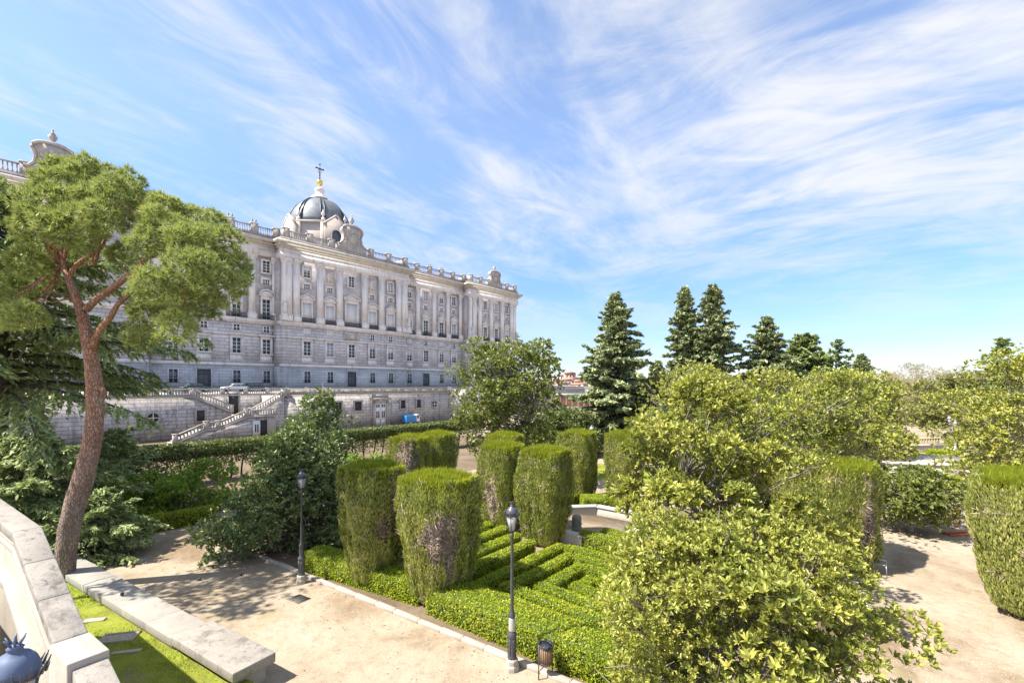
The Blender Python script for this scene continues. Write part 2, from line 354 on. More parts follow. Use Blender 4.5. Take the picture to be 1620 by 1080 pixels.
MT['cedar'] = leafmat('cedar needles', [(0.1, (0.166, 0.222, 0.094)), (0.5, (0.335, 0.404, 0.163)), (0.85, (0.531, 0.587, 0.232)), (1, (0.699, 0.703, 0.304))], (0.2, 0.28, 0.08), 0.3, 0.5)
MT['fir'] = leafmat('blue green fir needles', [(0.1, (0.166, 0.222, 0.122)), (0.5, (0.337, 0.391, 0.205)), (0.9, (0.589, 0.588, 0.290)), (1, (0.755, 0.573, 0.315))], (0.16, 0.22, 0.08), 0.22, 0.55)
MT['box'] = leafmat('box hedge leaf', [(0.1, (0.166, 0.220, 0.012)), (0.5, (0.313, 0.379, 0.022)), (0.85, (0.462, 0.485, 0.035)), (1, (0.561, 0.513, 0.060))], (0.42, 0.55, 0.04), 0.38, 0.45)
MT['boxcore'] = plain('box hedge twigs', (0.045, 0.07, 0.016), 0.9, 0, 0.4, 8)
MT['cypress'] = leafmat('clipped cypress sprig', [(0.1, (0.181, 0.215, 0.061)), (0.5, (0.360, 0.389, 0.108)), (0.85, (0.541, 0.542, 0.153)), (1, (0.659, 0.574, 0.273))], (0.34, 0.4, 0.04), 0.3, 0.5, big=1.3)
MT['cypresstop'] = leafmat('fresh cypress shoot', [(0.1, (0.128, 0.158, 0.011)), (0.5, (0.203, 0.234, 0.017)), (1, (0.279, 0.287, 0.034))], (0.5, 0.56, 0.04), 0.42, 0.5)
MT['cypressdead'] = leafmat('dead cypress twig', [(0.1, (0.210, 0.150, 0.113)), (0.5, (0.406, 0.316, 0.247)), (1.0, (0.600, 0.496, 0.406))], (0.2, 0.15, 0.1), 0.05, 0.8)
MT['cypresscore'] = plain('cypress inner twigs', (0.10, 0.10, 0.035), 0.9, 0, 0.5, 6)
MT['shrub'] = leafmat('fresh green shrub leaf', [(0.1, (0.146, 0.225, 0.032)), (0.5, (0.273, 0.393, 0.053)), (0.9, (0.450, 0.563, 0.081)), (1, (0.586, 0.619, 0.143))], (0.3, 0.45, 0.04), 0.35, 0.45)
MT['hedge'] = leafmat('tall hedge leaf', [(0.1, (0.079, 0.106, 0.039)), (0.5, (0.152, 0.185, 0.066)), (0.9, (0.265, 0.291, 0.099)), (1, (0.344, 0.330, 0.132))], (0.2, 0.26, 0.05), 0.25, 0.5)
MT['tan'] = leafmat('bare budding twigs', [(0.1, (0.24, 0.20, 0.12)), (0.5, (0.36, 0.31, 0.18)), (1.0, (0.46, 0.42, 0.25))], (0.4, 0.34, 0.18), 0.3, 0.8)
MT['olive'] = leafmat('distant tree leaf', [(0.1, (0.145, 0.158, 0.053)), (0.5, (0.251, 0.264, 0.079)), (1, (0.409, 0.396, 0.145))], (0.32, 0.34, 0.08), 0.32, 0.5)
def ground_mat(name, a, b, c, grass, gamount, scale=0.25, moss=None):
    m, nt, p, o = _mat(name); v = _obj(nt)
    n1 = _noise(nt, v, scale, 7, 0.65, 0.4); n2 = _noise(nt, v, 3.0, 6, 0.65); n3 = _noise(nt, v, 40, 4, 0.7)
    cc = _ramp(nt, n1, [(0.35, a), (0.5, b), (0.68, c)])
    cc = _mix(nt, _mr(nt, n2, 0.5, 0.75, 0, 0.45), cc, tuple(x*0.62 for x in a))
    cc = _mix(nt, _mr(nt, n3, 0.5, 0.78, 0, 0.5), cc, tuple(x*0.6 for x in a))
    if gamount:
        g = _noise(nt, v, 0.55, 6, 0.7, 0.3); cc = _mix(nt, _mr(nt, g, 0.60, 0.68, 0, gamount), cc, grass)
    nt.links.new(cc, p.inputs['Base Color']); p.inputs['Roughness'].default_value = 0.95; p.inputs['Specular IOR Level'].default_value = 0.15
    nb = _bump(nt, p, n2, 0.75, 0.07); _bump(nt, p, n3, 0.7, 0.015, nb)
    return m
MT['sand'] = ground_mat('sandy garden path', (0.215, 0.155, 0.10), (0.345, 0.285, 0.21), (0.40, 0.345, 0.275), (0.20, 0.22, 0.05), 0.35)
MT['soil'] = ground_mat('dark bed soil', (0.12, 0.09, 0.06), (0.17, 0.13, 0.09), (0.22, 0.17, 0.12), (0.08, 0.12, 0.02), 0.6)
MT['moss'] = ground_mat('mossy turf', (0.15, 0.16, 0.035), (0.22, 0.25, 0.035), (0.27, 0.30, 0.045), (0.27, 0.215, 0.13), 0.85, 0.7)
MT['paving'] = ground_mat('pale terrace gravel', (0.42, 0.38, 0.33), (0.50, 0.46, 0.41), (0.55, 0.52, 0.47), (0.2, 0.22, 0.06), 0.0)
MT['hill'] = ground_mat('far wooded hills', (0.14, 0.17, 0.17), (0.17, 0.20, 0.20), (0.20, 0.23, 0.22), (0.2, 0.22, 0.06), 0.0, 0.001)  # distance haze is put into the blue-grey hill colour
MT['brick'] = plain('red city brick', (0.42, 0.25, 0.20), 0.9, 0, 0.2, 0.3)
MT['citywall'] = plain('pale city render', (0.60, 0.52, 0.46), 0.9, 0, 0.15, 0.3)
MT['tile'] = plain('terracotta roof', (0.40, 0.21, 0.14), 0.9, 0, 0.25, 0.6)
MT['blue'] = plain('blue painted steel', (0.03, 0.19, 0.46), 0.45, 0, 0.1)
MT['carwhite'] = plain('silver car paint', (0.50, 0.51, 0.53), 0.3, 0.3, 0.03)
MT['cardark'] = plain('dark green car paint', (0.05, 0.085, 0.085), 0.3, 0.2, 0.05)
MT['tyre'] = plain('tyre rubber', (0.02, 0.02, 0.02), 0.85)
MT['orange'] = plain('orange plastic', (0.60, 0.14, 0.05), 0.5, 0, 0.1)
MT['steel'] = plain('brushed steel', (0.50, 0.51, 0.53), 0.35, 0.8)
MT['palewood'] = plain('pale yellow timber', (0.50, 0.42, 0.20), 0.7)
MT['binwood'] = plain('brown bin slat', (0.23, 0.145, 0.085), 0.7, 0, 0.25, 14)
MT['binbag'] = plain('dark bin bag', (0.03, 0.033, 0.045), 0.35, 0, 0.3, 12)
MT['galv'] = plain('pale galvanised post', (0.50, 0.48, 0.46), 0.5, 0.4)
MT['plate'] = plain('grey cover plate', (0.27, 0.28, 0.31), 0.6, 0.2, 0.25, 6)
MT['grate'] = plain('rusty grate', (0.14, 0.12, 0.10), 0.7, 0.3, 0.3, 8)
MT['stair'] = plain('terracotta tread', (0.36, 0.24, 0.17), 0.85, 0, 0.25, 4)
def lamp_glass():
    m, nt, p, o = _mat('frosted lantern glass'); p.inputs['Base Color'].default_value = (0.62, 0.63, 0.62, 1); p.inputs['Roughness'].default_value = 0.25
    t = nt.nodes.new('ShaderNodeBsdfTranslucent'); t.inputs['Color'].default_value = (0.7, 0.7, 0.68, 1)
    mx = nt.nodes.new('ShaderNodeMixShader'); mx.inputs[0].default_value = 0.5
    nt.links.new(p.outputs[0], mx.inputs[1]); nt.links.new(t.outputs[0], mx.inputs[2]); nt.links.new(mx.outputs[0], o.inputs[0]); return m
MT['lampglass'] = lamp_glass()
# ---------------------------------------------------------------- palace (local x along the facade, y inwards, z up from the forecourt)
ZP = 7.2
def baluster_row(g, p0, p1, h=1.05, step=0.30, m=0, rw=0.34, br=0.09, piers=True):
    """balusters between a foot rail and a top rail from p0 to p1 (points on the foot); may slope"""
    p0 = np.array(p0, float); p1 = np.array(p1, float); d = p1 - p0; L = np.linalg.norm(d[:2]); t = d/np.linalg.norm(d)
    side = np.array([-d[1], d[0], 0])/L; up = np.array([0, 0, 1.0])
    for z, th in ((0.09, 0.09), (h - 0.08, 0.08)):
        c = (p0 + p1)/2 + up*z; g.obox(c, d/2, side*rw/2, up*th, m)
    n = max(1, int(L/step))
    for i in range(n):
        q = p0 + d*((i + 0.5)/n)
        g.lathe([(br*0.55, 0.16), (br, 0.36), (br*0.45, 0.62), (br*0.6, h - 0.16)], q, 6, m)
def pier(g, p, w=0.42, h=1.15, m=0):
    x, y, z = p; g.box(x - w/2, x + w/2, y - w/2, y + w/2, z, z + h - 0.1, m); g.box(x - w/2 - .05, x + w/2 + .05, y - w/2 - .05, y + w/2 + .05, z + h - 0.1, z + h, m)

def urn_geo(g, p, s=1.0, m=0):
    g.lathe([(0.28*s, 0), (0.3*s, 0.12*s), (0.12*s, 0.25*s), (0.14*s, 0.35*s), (0.36*s, 0.75*s), (0.42*s, 1.0*s), (0.25*s, 1.12*s), (0.3*s, 1.2*s), (0.14*s, 1.42*s), (0.08*s, 1.55*s), (0.13*s, 1.68*s), (0.02*s, 1.85*s)], p, 10, m)
def statue_geo(g, p, s=1.0, m=0):
    x, y, z = p
    g.lathe([(0.42*s, 0), (0.47*s, 0.5*s), (0.40*s, 1.1*s), (0.30*s, 1.6*s), (0.40*s, 1.95*s), (0.44*s, 2.3*s), (0.34*s, 2.48*s), (0.12*s, 2.56*s), (0.1*s, 2.66*s)], p, 10, m)
    g.ball((x, y - .03*s, z + 2.88*s), (0.19*s, 0.21*s, 0.26*s), 8, 6, m)
    g.tube([(x - .38*s, y, z + 2.38*s), (x - .62*s, y - .1*s, z + 1.95*s), (x - .35*s, y - .42*s, z + 1.75*s)], [.13*s, .11*s, .08*s], 6, m)
    g.tube([(x + .38*s, y, z + 2.38*s), (x + .72*s, y - .1*s, z + 2.1*s), (x + .80*s, y - .3*s, z + 2.65*s)], [.13*s, .11*s, .07*s], 6, m)
    g.tube([(x - .4*s, y - .3*s, z + .1*s), (x + .1*s, y - .42*s, z + 1.2*s), (x + .42*s, y - .25*s, z + 2.2*s)], [.16*s, .15*s, .1*s], 6, m)

SECT = [(-90, -68.8, 0.0), (-68.8, -42.5, -2.2), (-42.5, -17.3, 0.0), (-17.3, 17.3, -2.2), (17.3, 42.5, 0.0), (42.5, 66.2, -2.2)]
SECT = SECT[1:]
BAYS = {0: (-62.4, -56.4, -50.3), 1: (-37.7, -32.4, -26.2, -20.0), 2: (-11.7, -5.9, 0.0, 6.1, 11.9), 3: (20.0, 26.2, 32.4, 37.7), 4: (50.0, 55.6, 61.2)}
PILS = {0: (-67.6, -65.6, -59.4, -53.4, -47.3, -44.6), 1: (-40.6, -35.1, -29.4, -23.1, -18.1), 2: (-16.2, -14.4, -8.6, -3.5, 3.6, 8.8, 14.4, 16.2), 3: (18.1, 23.1, 29.4, 35.1, 40.6), 4: (44.6, 47.2, 52.8, 58.4, 63.5, 65.1)}
pal = thing('palace', 'long pale stone palace with pilasters, roof balustrade and small grey dome behind the terrace wall', 'palace', (float(P0[0]), float(P0[1]), ZP), ROT)
def palace():
    D = 26
    g1, g2, g3 = Geo(), Geo(), Geo()
    for a, b, y in SECT:
        g1.box(a, b, y - 0.25, D, -2.2, 4.3); g2.box(a, b, y - 0.1, D, 4.3, 14.2); g3.box(a, b, y, D, 14.2, 32.6)
    # slanted returns at the ends of the projecting blocks
    for a, b, y in SECT:
        if y < 0:
            for s, q in ((a, -1), (b, 1)):
                if abs(s) > 60: continue
                for g, z0, z1, e in ((g1, -2.2, 4.3, .25), (g2, 4.3, 14.2, .1), (g3, 14.2, 32.6, 0)):
                    g.prism([(0, 0), (q*1.3, 2.1 + e), (0, 2.1 + e)], (s, y - e, z0), (1, 0, 0), (0, 1, 0), (0, 0, 1), (0, 0, z1 - z0))
    g1.build('basement_wall', MT['granite'], pal); g2.build('rusticated_wall', MT['rustic'], pal); g3.build('upper_wall', MT['field'], pal)
    def band(name, z0, z1, out, mat, extra=()):
        g = Geo()
        for lo, hi, o in [(z0, z1, out)] + list(extra):
            for a, b, y in SECT:
                e = o if y < 0 else 0.0
                a2 = a - e if y < 0 else a + (out + 0.0); b2 = b + e if y < 0 else b
                if y < 0: g.box(a - e, b + e, y - o, 0.6, lo, hi)
                else: g.box(a, b, y - o, 0.6, lo, hi)
        return g.build(name, mat, pal)
    band('plinth_course', 4.31, 4.95, 0.42, MT['trim'])
    band('string_course', 10.95, 11.3, 0.3, MT['trim'])
    band('balcony_cornice', 14.0, 14.75, 0.75, MT['trim'], [(13.7, 14.0, 0.45)])
    band('architrave', 29.0, 30.3, 0.85, MT['trim'])
    band('frieze', 30.3, 31.2, 0.62, MT['trim'])
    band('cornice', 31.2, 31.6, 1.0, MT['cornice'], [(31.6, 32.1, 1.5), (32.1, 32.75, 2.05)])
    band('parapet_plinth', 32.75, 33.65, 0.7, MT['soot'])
    # pilasters
    def pil(w, d):
        g = Geo(); g.box(-w/2 - .25, w/2 + .25, -d - .3, 0.05, 0, 1.25); g.box(-w/2 - .1, w/2 + .1, -d - .12, 0.05, 1.25, 1.6)
        g.box(-w/2, w/2, -d, 0.05, 1.6, 12.9)
        g.box(-w/2 - .06, w/2 + .06, -d - .06, 0.05, 12.9, 13.05)
        for i in range(3):
            e = .05 + .1*i; g.box(-w/2 - e, w/2 + e, -d - e, 0.05, 13.05 + .3*i, 13.28 + .3*i)
        for sx in (-1, 1): g.ball((sx*(w/2 + .12), -d - .16, 13.8), (.2, .2, .24), 6, 5)
        g.box(-w/2 - .3, w/2 + .3, -d - .3, 0.05, 13.95, 14.25)
        return g.mesh('pilaster', MT['trim'])
    wing, big = pil(1.35, .45), pil(1.5, .75)
    for k, (a, b, y) in enumerate(SECT):
        if k == 0: continue
        for s in PILS[k]: put('pilaster', wing if y == 0 else big, pal, (s, y, 14.75))
    # windows
    def surround(w, h, t, out, hood=None, sill=True, cols=2, rows=4, apron=0, mun=.085, fm='woodwhite'):
        g = Geo()
        g.box(-w/2 - t, -w/2, -out, .02, 0, h); g.box(w/2, w/2 + t, -out, .02, 0, h); g.box(-w/2 - t, w/2 + t, -out, .02, h, h + t)
        if sill: g.box(-w/2 - t - .12, w/2 + t + .12, -out - .18, .02, -.28, 0)
        if hood == 'flat': g.box(-w/2 - t - .35, w/2 + t + .35, -out - .45, .02, h + t + .28, h + t + .62); g.box(-w/2 - t, w/2 + t, -out - .02, .02, h + t, h + t + .28)
        if hood in ('tri', 'seg'):
            e = w/2 + t + .38; z = h + t + .45
            g.box(-w/2 - t, w/2 + t, -out - .03, .02, h + t, z)
            g.box(-e, e, -out - .4, .02, z, z + .25)
            if hood == 'tri': out_p = [(-e, z + .25), (e, z + .25), (e, z + .42), (0, z + 1.35), (-e, z + .42)]
            else: out_p = [(-e, z + .25), (e, z + .25)] + [(e*math.cos(q), z + .35 + 1.0*math.sin(q)) for q in np.linspace(0, PI, 9)]
            g.prism(out_p, (0, -out - .12, 0), (1, 0, 0), (0, 0, 1), (0, 1, 0), (0, out + .13, 0))
            top = [(-e, z + .42), (0, z + 1.35), (e, z + .42)] if hood == 'tri' else [(e*math.cos(q), z + .35 + 1.0*math.sin(q)) for q in np.linspace(PI, 0, 9)]
            g.tube([(a, -out - .3, c) for a, c in top], .15, 5)
            g.ball((0, -out - .2, z + .65), (.45, .2, .28), 8, 5)
        if apron: g.box(-w/2 - t, w/2 + t, -.2, .02, -.28 - apron, -.3); g.box(-w/2 - .1, w/2 + .1, -.26, .02, -.5 - apron*.75, -.55)
        for i in range(1, cols):
            x = -w/2 + w*i/cols; g.box(x - mun*.8, x + mun*.8, -.17, -.03, 0, h, 1)
        for i in range(1, rows):
            z = h*i/rows; g.box(-w/2, w/2, -.155, -.045, z - mun*.55, z + mun*.55, 1)
        for sx in (-1, 1): g.box(sx*w/2 - (.1 if sx > 0 else 0), sx*w/2 + (0 if sx > 0 else .1), -.185, -.02, 0, h, 1)
        return g.mesh('window', [MT['trim'], MT[fm]])
    def half(w, h, f): return Geo().box(-w/2, w/2, -.12, .01, 0.01, h*f).box(-w/2, w/2, -.11, .01, h*f, h - .01, 1).mesh('pane', [MT['glass'], MT['blind']])
    def pane(w, h, mat): return Geo().box(-w/2, w/2, -.12, .01, 0.01, h - .01).mesh('pane', MT[mat])
    K = dict(
        base=(surround(1.6, 2.6, .1, .16, None, False, 2, 3, fm='granite', mun=.06), [pane(1.6, 2.6, 'glass')], 0.7, 1.7),
        rust=(surround(1.75, 3.2, .42, .32, 'flat', True, 2, 4, 1.55), [pane(1.75, 3.2, 'glass'), pane(1.75, 3.2, 'glasscurtain'), half(1.75, 3.2, .55), half(1.75, 3.2, .8)], 7.1, 1.75),
        mezz=(surround(1.35, 1.25, .14, .18, None, False, 2, 2), [pane(1.35, 1.25, 'glass'), pane(1.35, 1.25, 'blind')], 12.0, 1.3),
        balt=(surround(1.75, 4.5, .38, .35, 'tri', False, 2, 5), [pane(1.75, 4.5, 'glass'), pane(1.75, 4.5, 'glasscurtain'), half(1.75, 4.5, .6)], 14.8, 1.75),
        bals=(surround(1.75, 4.5, .38, .35, 'seg', False, 2, 5), [pane(1.75, 4.5, 'glass'), pane(1.75, 4.5, 'glasscurtain'), half(1.75, 4.5, .6)], 14.8, 1.75),
        balb=(surround(2.1, 4.6, .38, .35, 'tri', False, 1, 1), [pane(2.1, 4.6, 'blind')], 14.8, 1.75),
        balc=(surround(2.1, 4.6, .38, .35, 'seg', False, 1, 1), [pane(2.1, 4.6, 'blind')], 14.8, 1.75),
        bigb=(surround(3.0, 5.9, .45, .4, 'tri', False, 1, 1), [pane(3.0, 5.9, 'blind')], 14.8, 3),
        small=(surround(1.5, 1.05, .5, .22, None, False, 3, 2), [pane(1.5, 1.05, 'glass')], 22.75, 1.5),
        attic=(surround(1.65, 2.6, .36, .25, None, True, 2, 4), [pane(1.65, 2.6, 'glass'), pane(1.65, 2.6, 'glasscurtain'), half(1.65, 2.6, .6)], 25.4, 1.65))
    rl = Geo(); L = 3.1
    rl.box(-L/2, L/2, -.66, .3, -.16, 0, 1)
    for i in range(21): rl.box(-L/2 + .04 + i*(L - .08)/20 - .028, -L/2 + .04 + i*(L - .08)/20 + .028, -.63, -.57, 0, 1.0)
    rl.box(-L/2, L/2, -.65, -.55, 1.0, 1.09); rl.box(-L/2, L/2, -.65, -.55, .02, .12)
    railing = rl.mesh('balcony_railing', [MT['iron'], MT['trim']])
    door = Geo(); door.box(-1.25, 1.25, -.06, .02, -2.1, 3.0, 1); door.box(-1.5, -1.25, -.2, .02, -2.1, 3.25); door.box(1.25, 1.5, -.2, .02, -2.1, 3.25); door.box(-1.25, 1.25, -.2, .02, 3.0, 3.25)
    for z in (-.6, .9, 2.0): door.box(-1.25, 1.25, -.1, -.07, z, z + .09, 2)
    door.box(-.06, .06, -.11, -.065, -2.1, 3.0, 2)
    dmesh = door.mesh('door', [MT['granite'], MT['darkdoor'], MT['iron']])
    reliefg = Geo(); reliefg.box(-1.3, 1.3, -.14, .02, 0, 3.9); reliefg.box(-.95, .95, -.2, -.141, .35, 3.55, 1)
    rr = random.Random(4)
    for i in range(16): reliefg.ball((rr.uniform(-.6, .6), -.24, rr.uniform(.7, 3.2)), (rr.uniform(.1, .26), .14, rr.uniform(.15, .4)), 6, 5)
    rmesh = reliefg.mesh('relief_panel', [MT['trim'], MT['cornice']])
    rng = random.Random(11)
    NM = dict(base='basement_window', rust='window', mezz='mezzanine_window', balt='balcony_window', bals='balcony_window', balb='balcony_window', balc='balcony_window', bigb='balcony_window', small='small_window', attic='attic_window')
    def win(kind, s, y, z=None, pi=None):
        me, panes, z0, _ = K[kind]; w = put(NM[kind], me, pal, (s, y, z0 if z is None else z))
        put('pane', panes[rng.randrange(len(panes)) if pi is None else min(pi, len(panes) - 1)], w)
    for k, (a, b, y) in enumerate(SECT):
        if k == 0: continue
        yb, yr, yu = y - .25, y - .1, y
        for i, s in enumerate(BAYS[k]):
            c = (k == 2 and i == 2)
            if c or (k == 3 and i == 1) or (k == 1 and i == 1): put('door', dmesh, pal, (s, yb, 0.4))
            else: win('base', s, yb)
            win('rust', s, yr)
            if c:
                e = Geo()          # carved arch over the middle window
                e.prism([(-2.2, 0), (2.2, 0), (2.2, 1.9), (-2.2, 1.9)], (0, 0, 0), (1, 0, 0), (0, 0, 1), (0, 1, 0), (0, -.3, 0))
                e.tube([(1.5*math.cos(q), -.4, .1 + 1.35*math.sin(q)) for q in np.linspace(0, PI, 11)], .2, 6)
                e.ball((0, -.4, .75), (.8, .35, .6), 9, 6)
                for sx in (-1, 1): e.ball((sx*1.8, -.45, 1.5), (.45, .5, .35), 8, 5)
                e.build('carved_arch', MT['cornice'], pal, loc=(s, yr, 11.6))
                win('bigb', s, yu); win('attic', s, yu, 25.0, 0)
                put('balcony_railing', railing, pal, (s, yu - .2, 14.75)).scale = (1.7, 1, 1)
                continue
            win('mezz', s, yr)
            if k == 2: win('balb' if i in (0, 4) else 'balc', s, yu)
            else: win('balt' if i % 2 == 0 else 'bals', s, yu)
            put('balcony_railing', railing, pal, (s, yu - .2, 14.75))
            win('small', s, yu)
            if k == 2 and i in (1, 3): put('relief_panel', rmesh, pal, (s, yu, 24.7))
            else: win('attic', s, yu)
    # roof balustrade, one run per block, with piers and urns
    ug = Geo(); urn_geo(ug, (0, 0, 0), 1.05); umesh = ug.mesh('roof_urn', MT['roofstone'], True)
    rr = random.Random(3)
    for k, (a, b, y) in enumerate(SECT):
        g = Geo(); n = 5 if y == 0 else (6 if k == 2 else 5); yy = y - .3
        xs = np.linspace(a + .6, b - .6, n + 1)
        for i, x in enumerate(xs):
            g.box(x - .7, x + .7, yy - .35, yy + .35, 33.65, 35.6); g.box(x - .8, x + .8, yy - .42, yy + .42, 35.6, 35.9)
            if y == 0 and rr.random() < .75 and 0 < i < n:
                for dx in (-.35, .4): put('roof_urn', umesh, pal, (x + dx, yy, 35.9)).scale = (.55, .55, .55)
        for x0, x1 in zip(xs[:-1], xs[1:]): baluster_row(g, (x0 + .7, yy, 33.65), (x1 - .7, yy, 33.65), 1.75, .46, 0, .5, .17)
        if y < 0:
            for x in (a + .4, b - .4): g.box(x - .3, x + .3, y, 3, 33.65, 35.5)
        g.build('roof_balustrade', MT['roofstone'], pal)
    # scrolled gables
    def gable(s, y, w, h, name='scrolled_gable'):
        g = Geo(); e = w/2
        left = [(-e, 0), (-e, .25*h), (-e*.82, .30*h), (-e*.66, .42*h), (-e*.60, .60*h), (-e*.66, .74*h), (-e*.74, .80*h), (-e*.70, .88*h)]
        topc = [(e*.7*math.sin(q), .88*h + .16*h*math.cos(q)) for q in np.linspace(-PI/2, PI/2, 9)]
        right = [(-x, z) for x, z in reversed(left)]
        g.prism(left + topc[1:-1] + right, (0, -.5, 0), (1, 0, 0), (0, 0, 1), (0, 1, 0), (0, 1.3, 0))
        g.tube([(x, -.55, z) for x, z in topc], .26, 6)
        for q in (-1, 1): g.tube([(q*x, -.5, z) for x, z in left[1:]], .22, 6)
        g.ball((0, -.55, .52*h), (e*.32, .4, .20*h), 10, 7); g.ball((0, -.6, .80*h), (e*.22, .38, .08*h), 8, 5)
        r2 = random.Random(7)
        for i in range(12):
            an = i/12*2*PI; g.ball((e*.46*math.cos(an), -.5, .52*h + .30*h*math.sin(an)), (.3, .28, .38), 6, 5)
        o = g.build(name, MT['roofstone'], pal, loc=(s, y - .3, 33.6))
        f = Geo(); urn_geo(f, (0, 0, 0), h*.25); f.build('finial', MT['roofstone'], o, loc=(0, .1, 1.02*h))
    gable(0.0, -2.2, 8.0, 6.6); gable(54.6, -2.2, 7.0, 5.2); gable(-55.0, -2.2, 7.0, 6.0)
    sg = Geo(); sg.lathe([(.9, 0), (.9, .3), (.7, .4), (.7, 1.2), (.85, 1.3), (.85, 1.5)], (0, 0, 0), 10); statue_geo(sg, (0, 0, 1.5), 1.0)
    smesh = sg.mesh('statue', MT['trim'], True)
    for s in (-17.4, 17.4, 43.2, 65.9): put('statue', smesh, pal, (s + .1, -3.25 if abs(s) < 60 else -3.1, 14.75))
    # corner columns in front of the block ends
    cg = Geo(); cg.box(-.9, .9, -.9, .9, 0, 1.25); cg.lathe([(.78, 1.25), (.74, 1.6), (.68, 1.7), (.66, 6), (.58, 12.9), (.62, 13.0), (.6, 13.1), (.85, 13.9)], (0, 0, 0), 14); cg.box(-.9, .9, -.9, .9, 13.9, 14.25)
    cm = cg.mesh('column', MT['trim'], False)
    for s in (-17.0, 17.0, 43.0): put('column', cm, pal, (s, -2.3, 14.75))
    # roofs behind the balustrade and the dome
    rf = Geo(); rf.box(-68, 68, 1.0, 25, 32.7, 33.3); rf.build('roof', MT['lead'], pal)
    dx, dy = 0.0, 13.4; R = 8.3
    dr = Geo(); zt = 42.4
    oct8 = [(R*math.cos(q), R*math.sin(q)) for q in np.arange(8)*PI/4 + PI/8]
    dr.prism(oct8, (dx, dy, 33), (1, 0, 0), (0, 1, 0), (0, 0, 1), (0, 0, zt - 33))
    oc = [(x*1.05, y*1.05) for x, y in oct8]; dr.prism(oc, (dx, dy, zt), (1, 0, 0), (0, 1, 0), (0, 0, 1), (0, 0, .5))
    for q in range(8):
        an = q*PI/4 + PI/8; c, s = math.cos(an), math.sin(an); dr.obox((dx + R*c*.99, dy + R*s*.99, 37.8), (.5*c, .5*s, 0), (-.7*s, .7*c, 0), (0, 0, 4.6))
    drum = dr.build('dome_drum', MT['cream'], pal)
    for q in range(4):
        an = q*PI/2; c, s = math.cos(an), math.sin(an); ap = R*math.cos(PI/8)
        o = np.array([dx + c*(ap - .3), dy + s*(ap - .3), 0]); u = np.array([-s, c, 0]); w = np.array([c, s, 0])
        gg = Geo(); gg.prism([(-3.3, 34), (3.3, 34), (3.3, 42.0), (0, 44.6), (-3.3, 42.0)], o, u, (0, 0, 1), w, w*1.3)
        for a0, b0 in (((-3.7, 41.8), (0, 44.8)), ((3.7, 41.8), (0, 44.8))):
            gg.tube([o + u*a0[0] + np.array([0, 0, a0[1]]) + w*1.2, o + u*b0[0] + np.array([0, 0, b0[1]]) + w*1.2], .3, 4)
        ob = gg.build('dome_gable', MT['cream'], drum)
        ww = Geo(); ww.prism([(-1.4, 36)] + [(1.4*math.cos(t)*-1, 39.6 + 1.4*math.sin(t)) for t in np.linspace(0, PI, 9)] + [(1.4, 36)], o + w*1.31, u, (0, 0, 1), w, w*.05)
        ww.build('arched_window', MT['glass'], drum)
        wf = Geo(); wf.tube([o + u*x + np.array([0, 0, z]) + w*1.35 for x, z in [(-1.5, 36)] + [(-1.5*math.cos(t), 39.6 + 1.5*math.sin(t)) for t in np.linspace(0, PI, 9)] + [(1.5, 36)]], .2, 5)
        wf.build('arch_frame', MT['trim'], drum)
    ff = Geo(); ff.box(-.45, .45, -.45, .45, 0, .7); urn_geo(ff, (0, 0, .7), 1.25); fm = ff.mesh('dome_finial', MT['trim'], True)
    for q in range(8):
        an = q*PI/4 + PI/8; put('dome_finial', fm, drum, (dx + R*math.cos(an)*.97, dy + R*math.sin(an)*.97, zt + .5))
    dm = Geo(); Rd = 7.8; prof = [(Rd*math.cos(t), zt + .5 + 8.3*math.sin(t)) for t in np.linspace(0, PI/2*.86, 12)]
    dm.lathe(prof, (dx, dy, 0), 48); dome = dm.build('dome_shell', MT['lead'], pal, True)
    for q in range(8):
        rb = Geo()
        for off in (-.07, .07):
            an = q*PI/4 + PI/8 + off; rb.tube([((r + .1)*math.cos(an) + dx, (r + .1)*math.sin(an) + dy, z) for r, z in prof], [.26]*6 + [.2]*6, 5)
        rb.build('dome_rib', MT['leaddark'], dome)
    ln = Geo(); z0 = zt + .5 + 8.0
    Geo().lathe([(2.7, -.5), (2.8, -.1), (2.55, .1), (2.3, .25)], (dx, dy, z0), 24).build('lantern_ring', MT['leaddark'], dome, True)
    ln.lathe([(2.2, 0), (2.4, .3), (2.3, .6), (1.9, .7), (2.0, 1.0), (1.5, 1.3), (1.2, 1.7), (1.1, 2.4), (1.3, 2.6), (1.25, 3.1), (.7, 3.5), (.3, 3.8), (.25, 4.1)], (dx, dy, z0), 16)
    lan = ln.build('lantern', MT['trim'], pal, True)
    Geo().ball((dx, dy, z0 + 4.95), .85, 16, 11).build('gilded_ball', MT['gold'], lan, True)
    cr = Geo(); zc = z0 + 5.8; cr.tube([(dx, dy, zc), (dx, dy, zc + 4.3)], .13, 6)
    cr.obox((dx, dy, zc + 3.0), (1.05, 0, 0), (0, .13, 0), (0, 0, .13))
    for p in ((1.05, 0, 3.0), (-1.05, 0, 3.0), (0, 0, 4.2), (0, 0, .6), (0, 0, 1.2)): cr.ball((dx + p[0], dy, zc + p[2]), .26, 6, 5)
    for sx in (-1, 1): cr.tube([(dx + sx*.1, dy, zc + 1.6), (dx + sx*.5, dy, zc + 2.2), (dx + sx*.2, dy, zc + 2.9)], .07, 4)
    cr.build('cross', MT['iron'], lan)
palace()
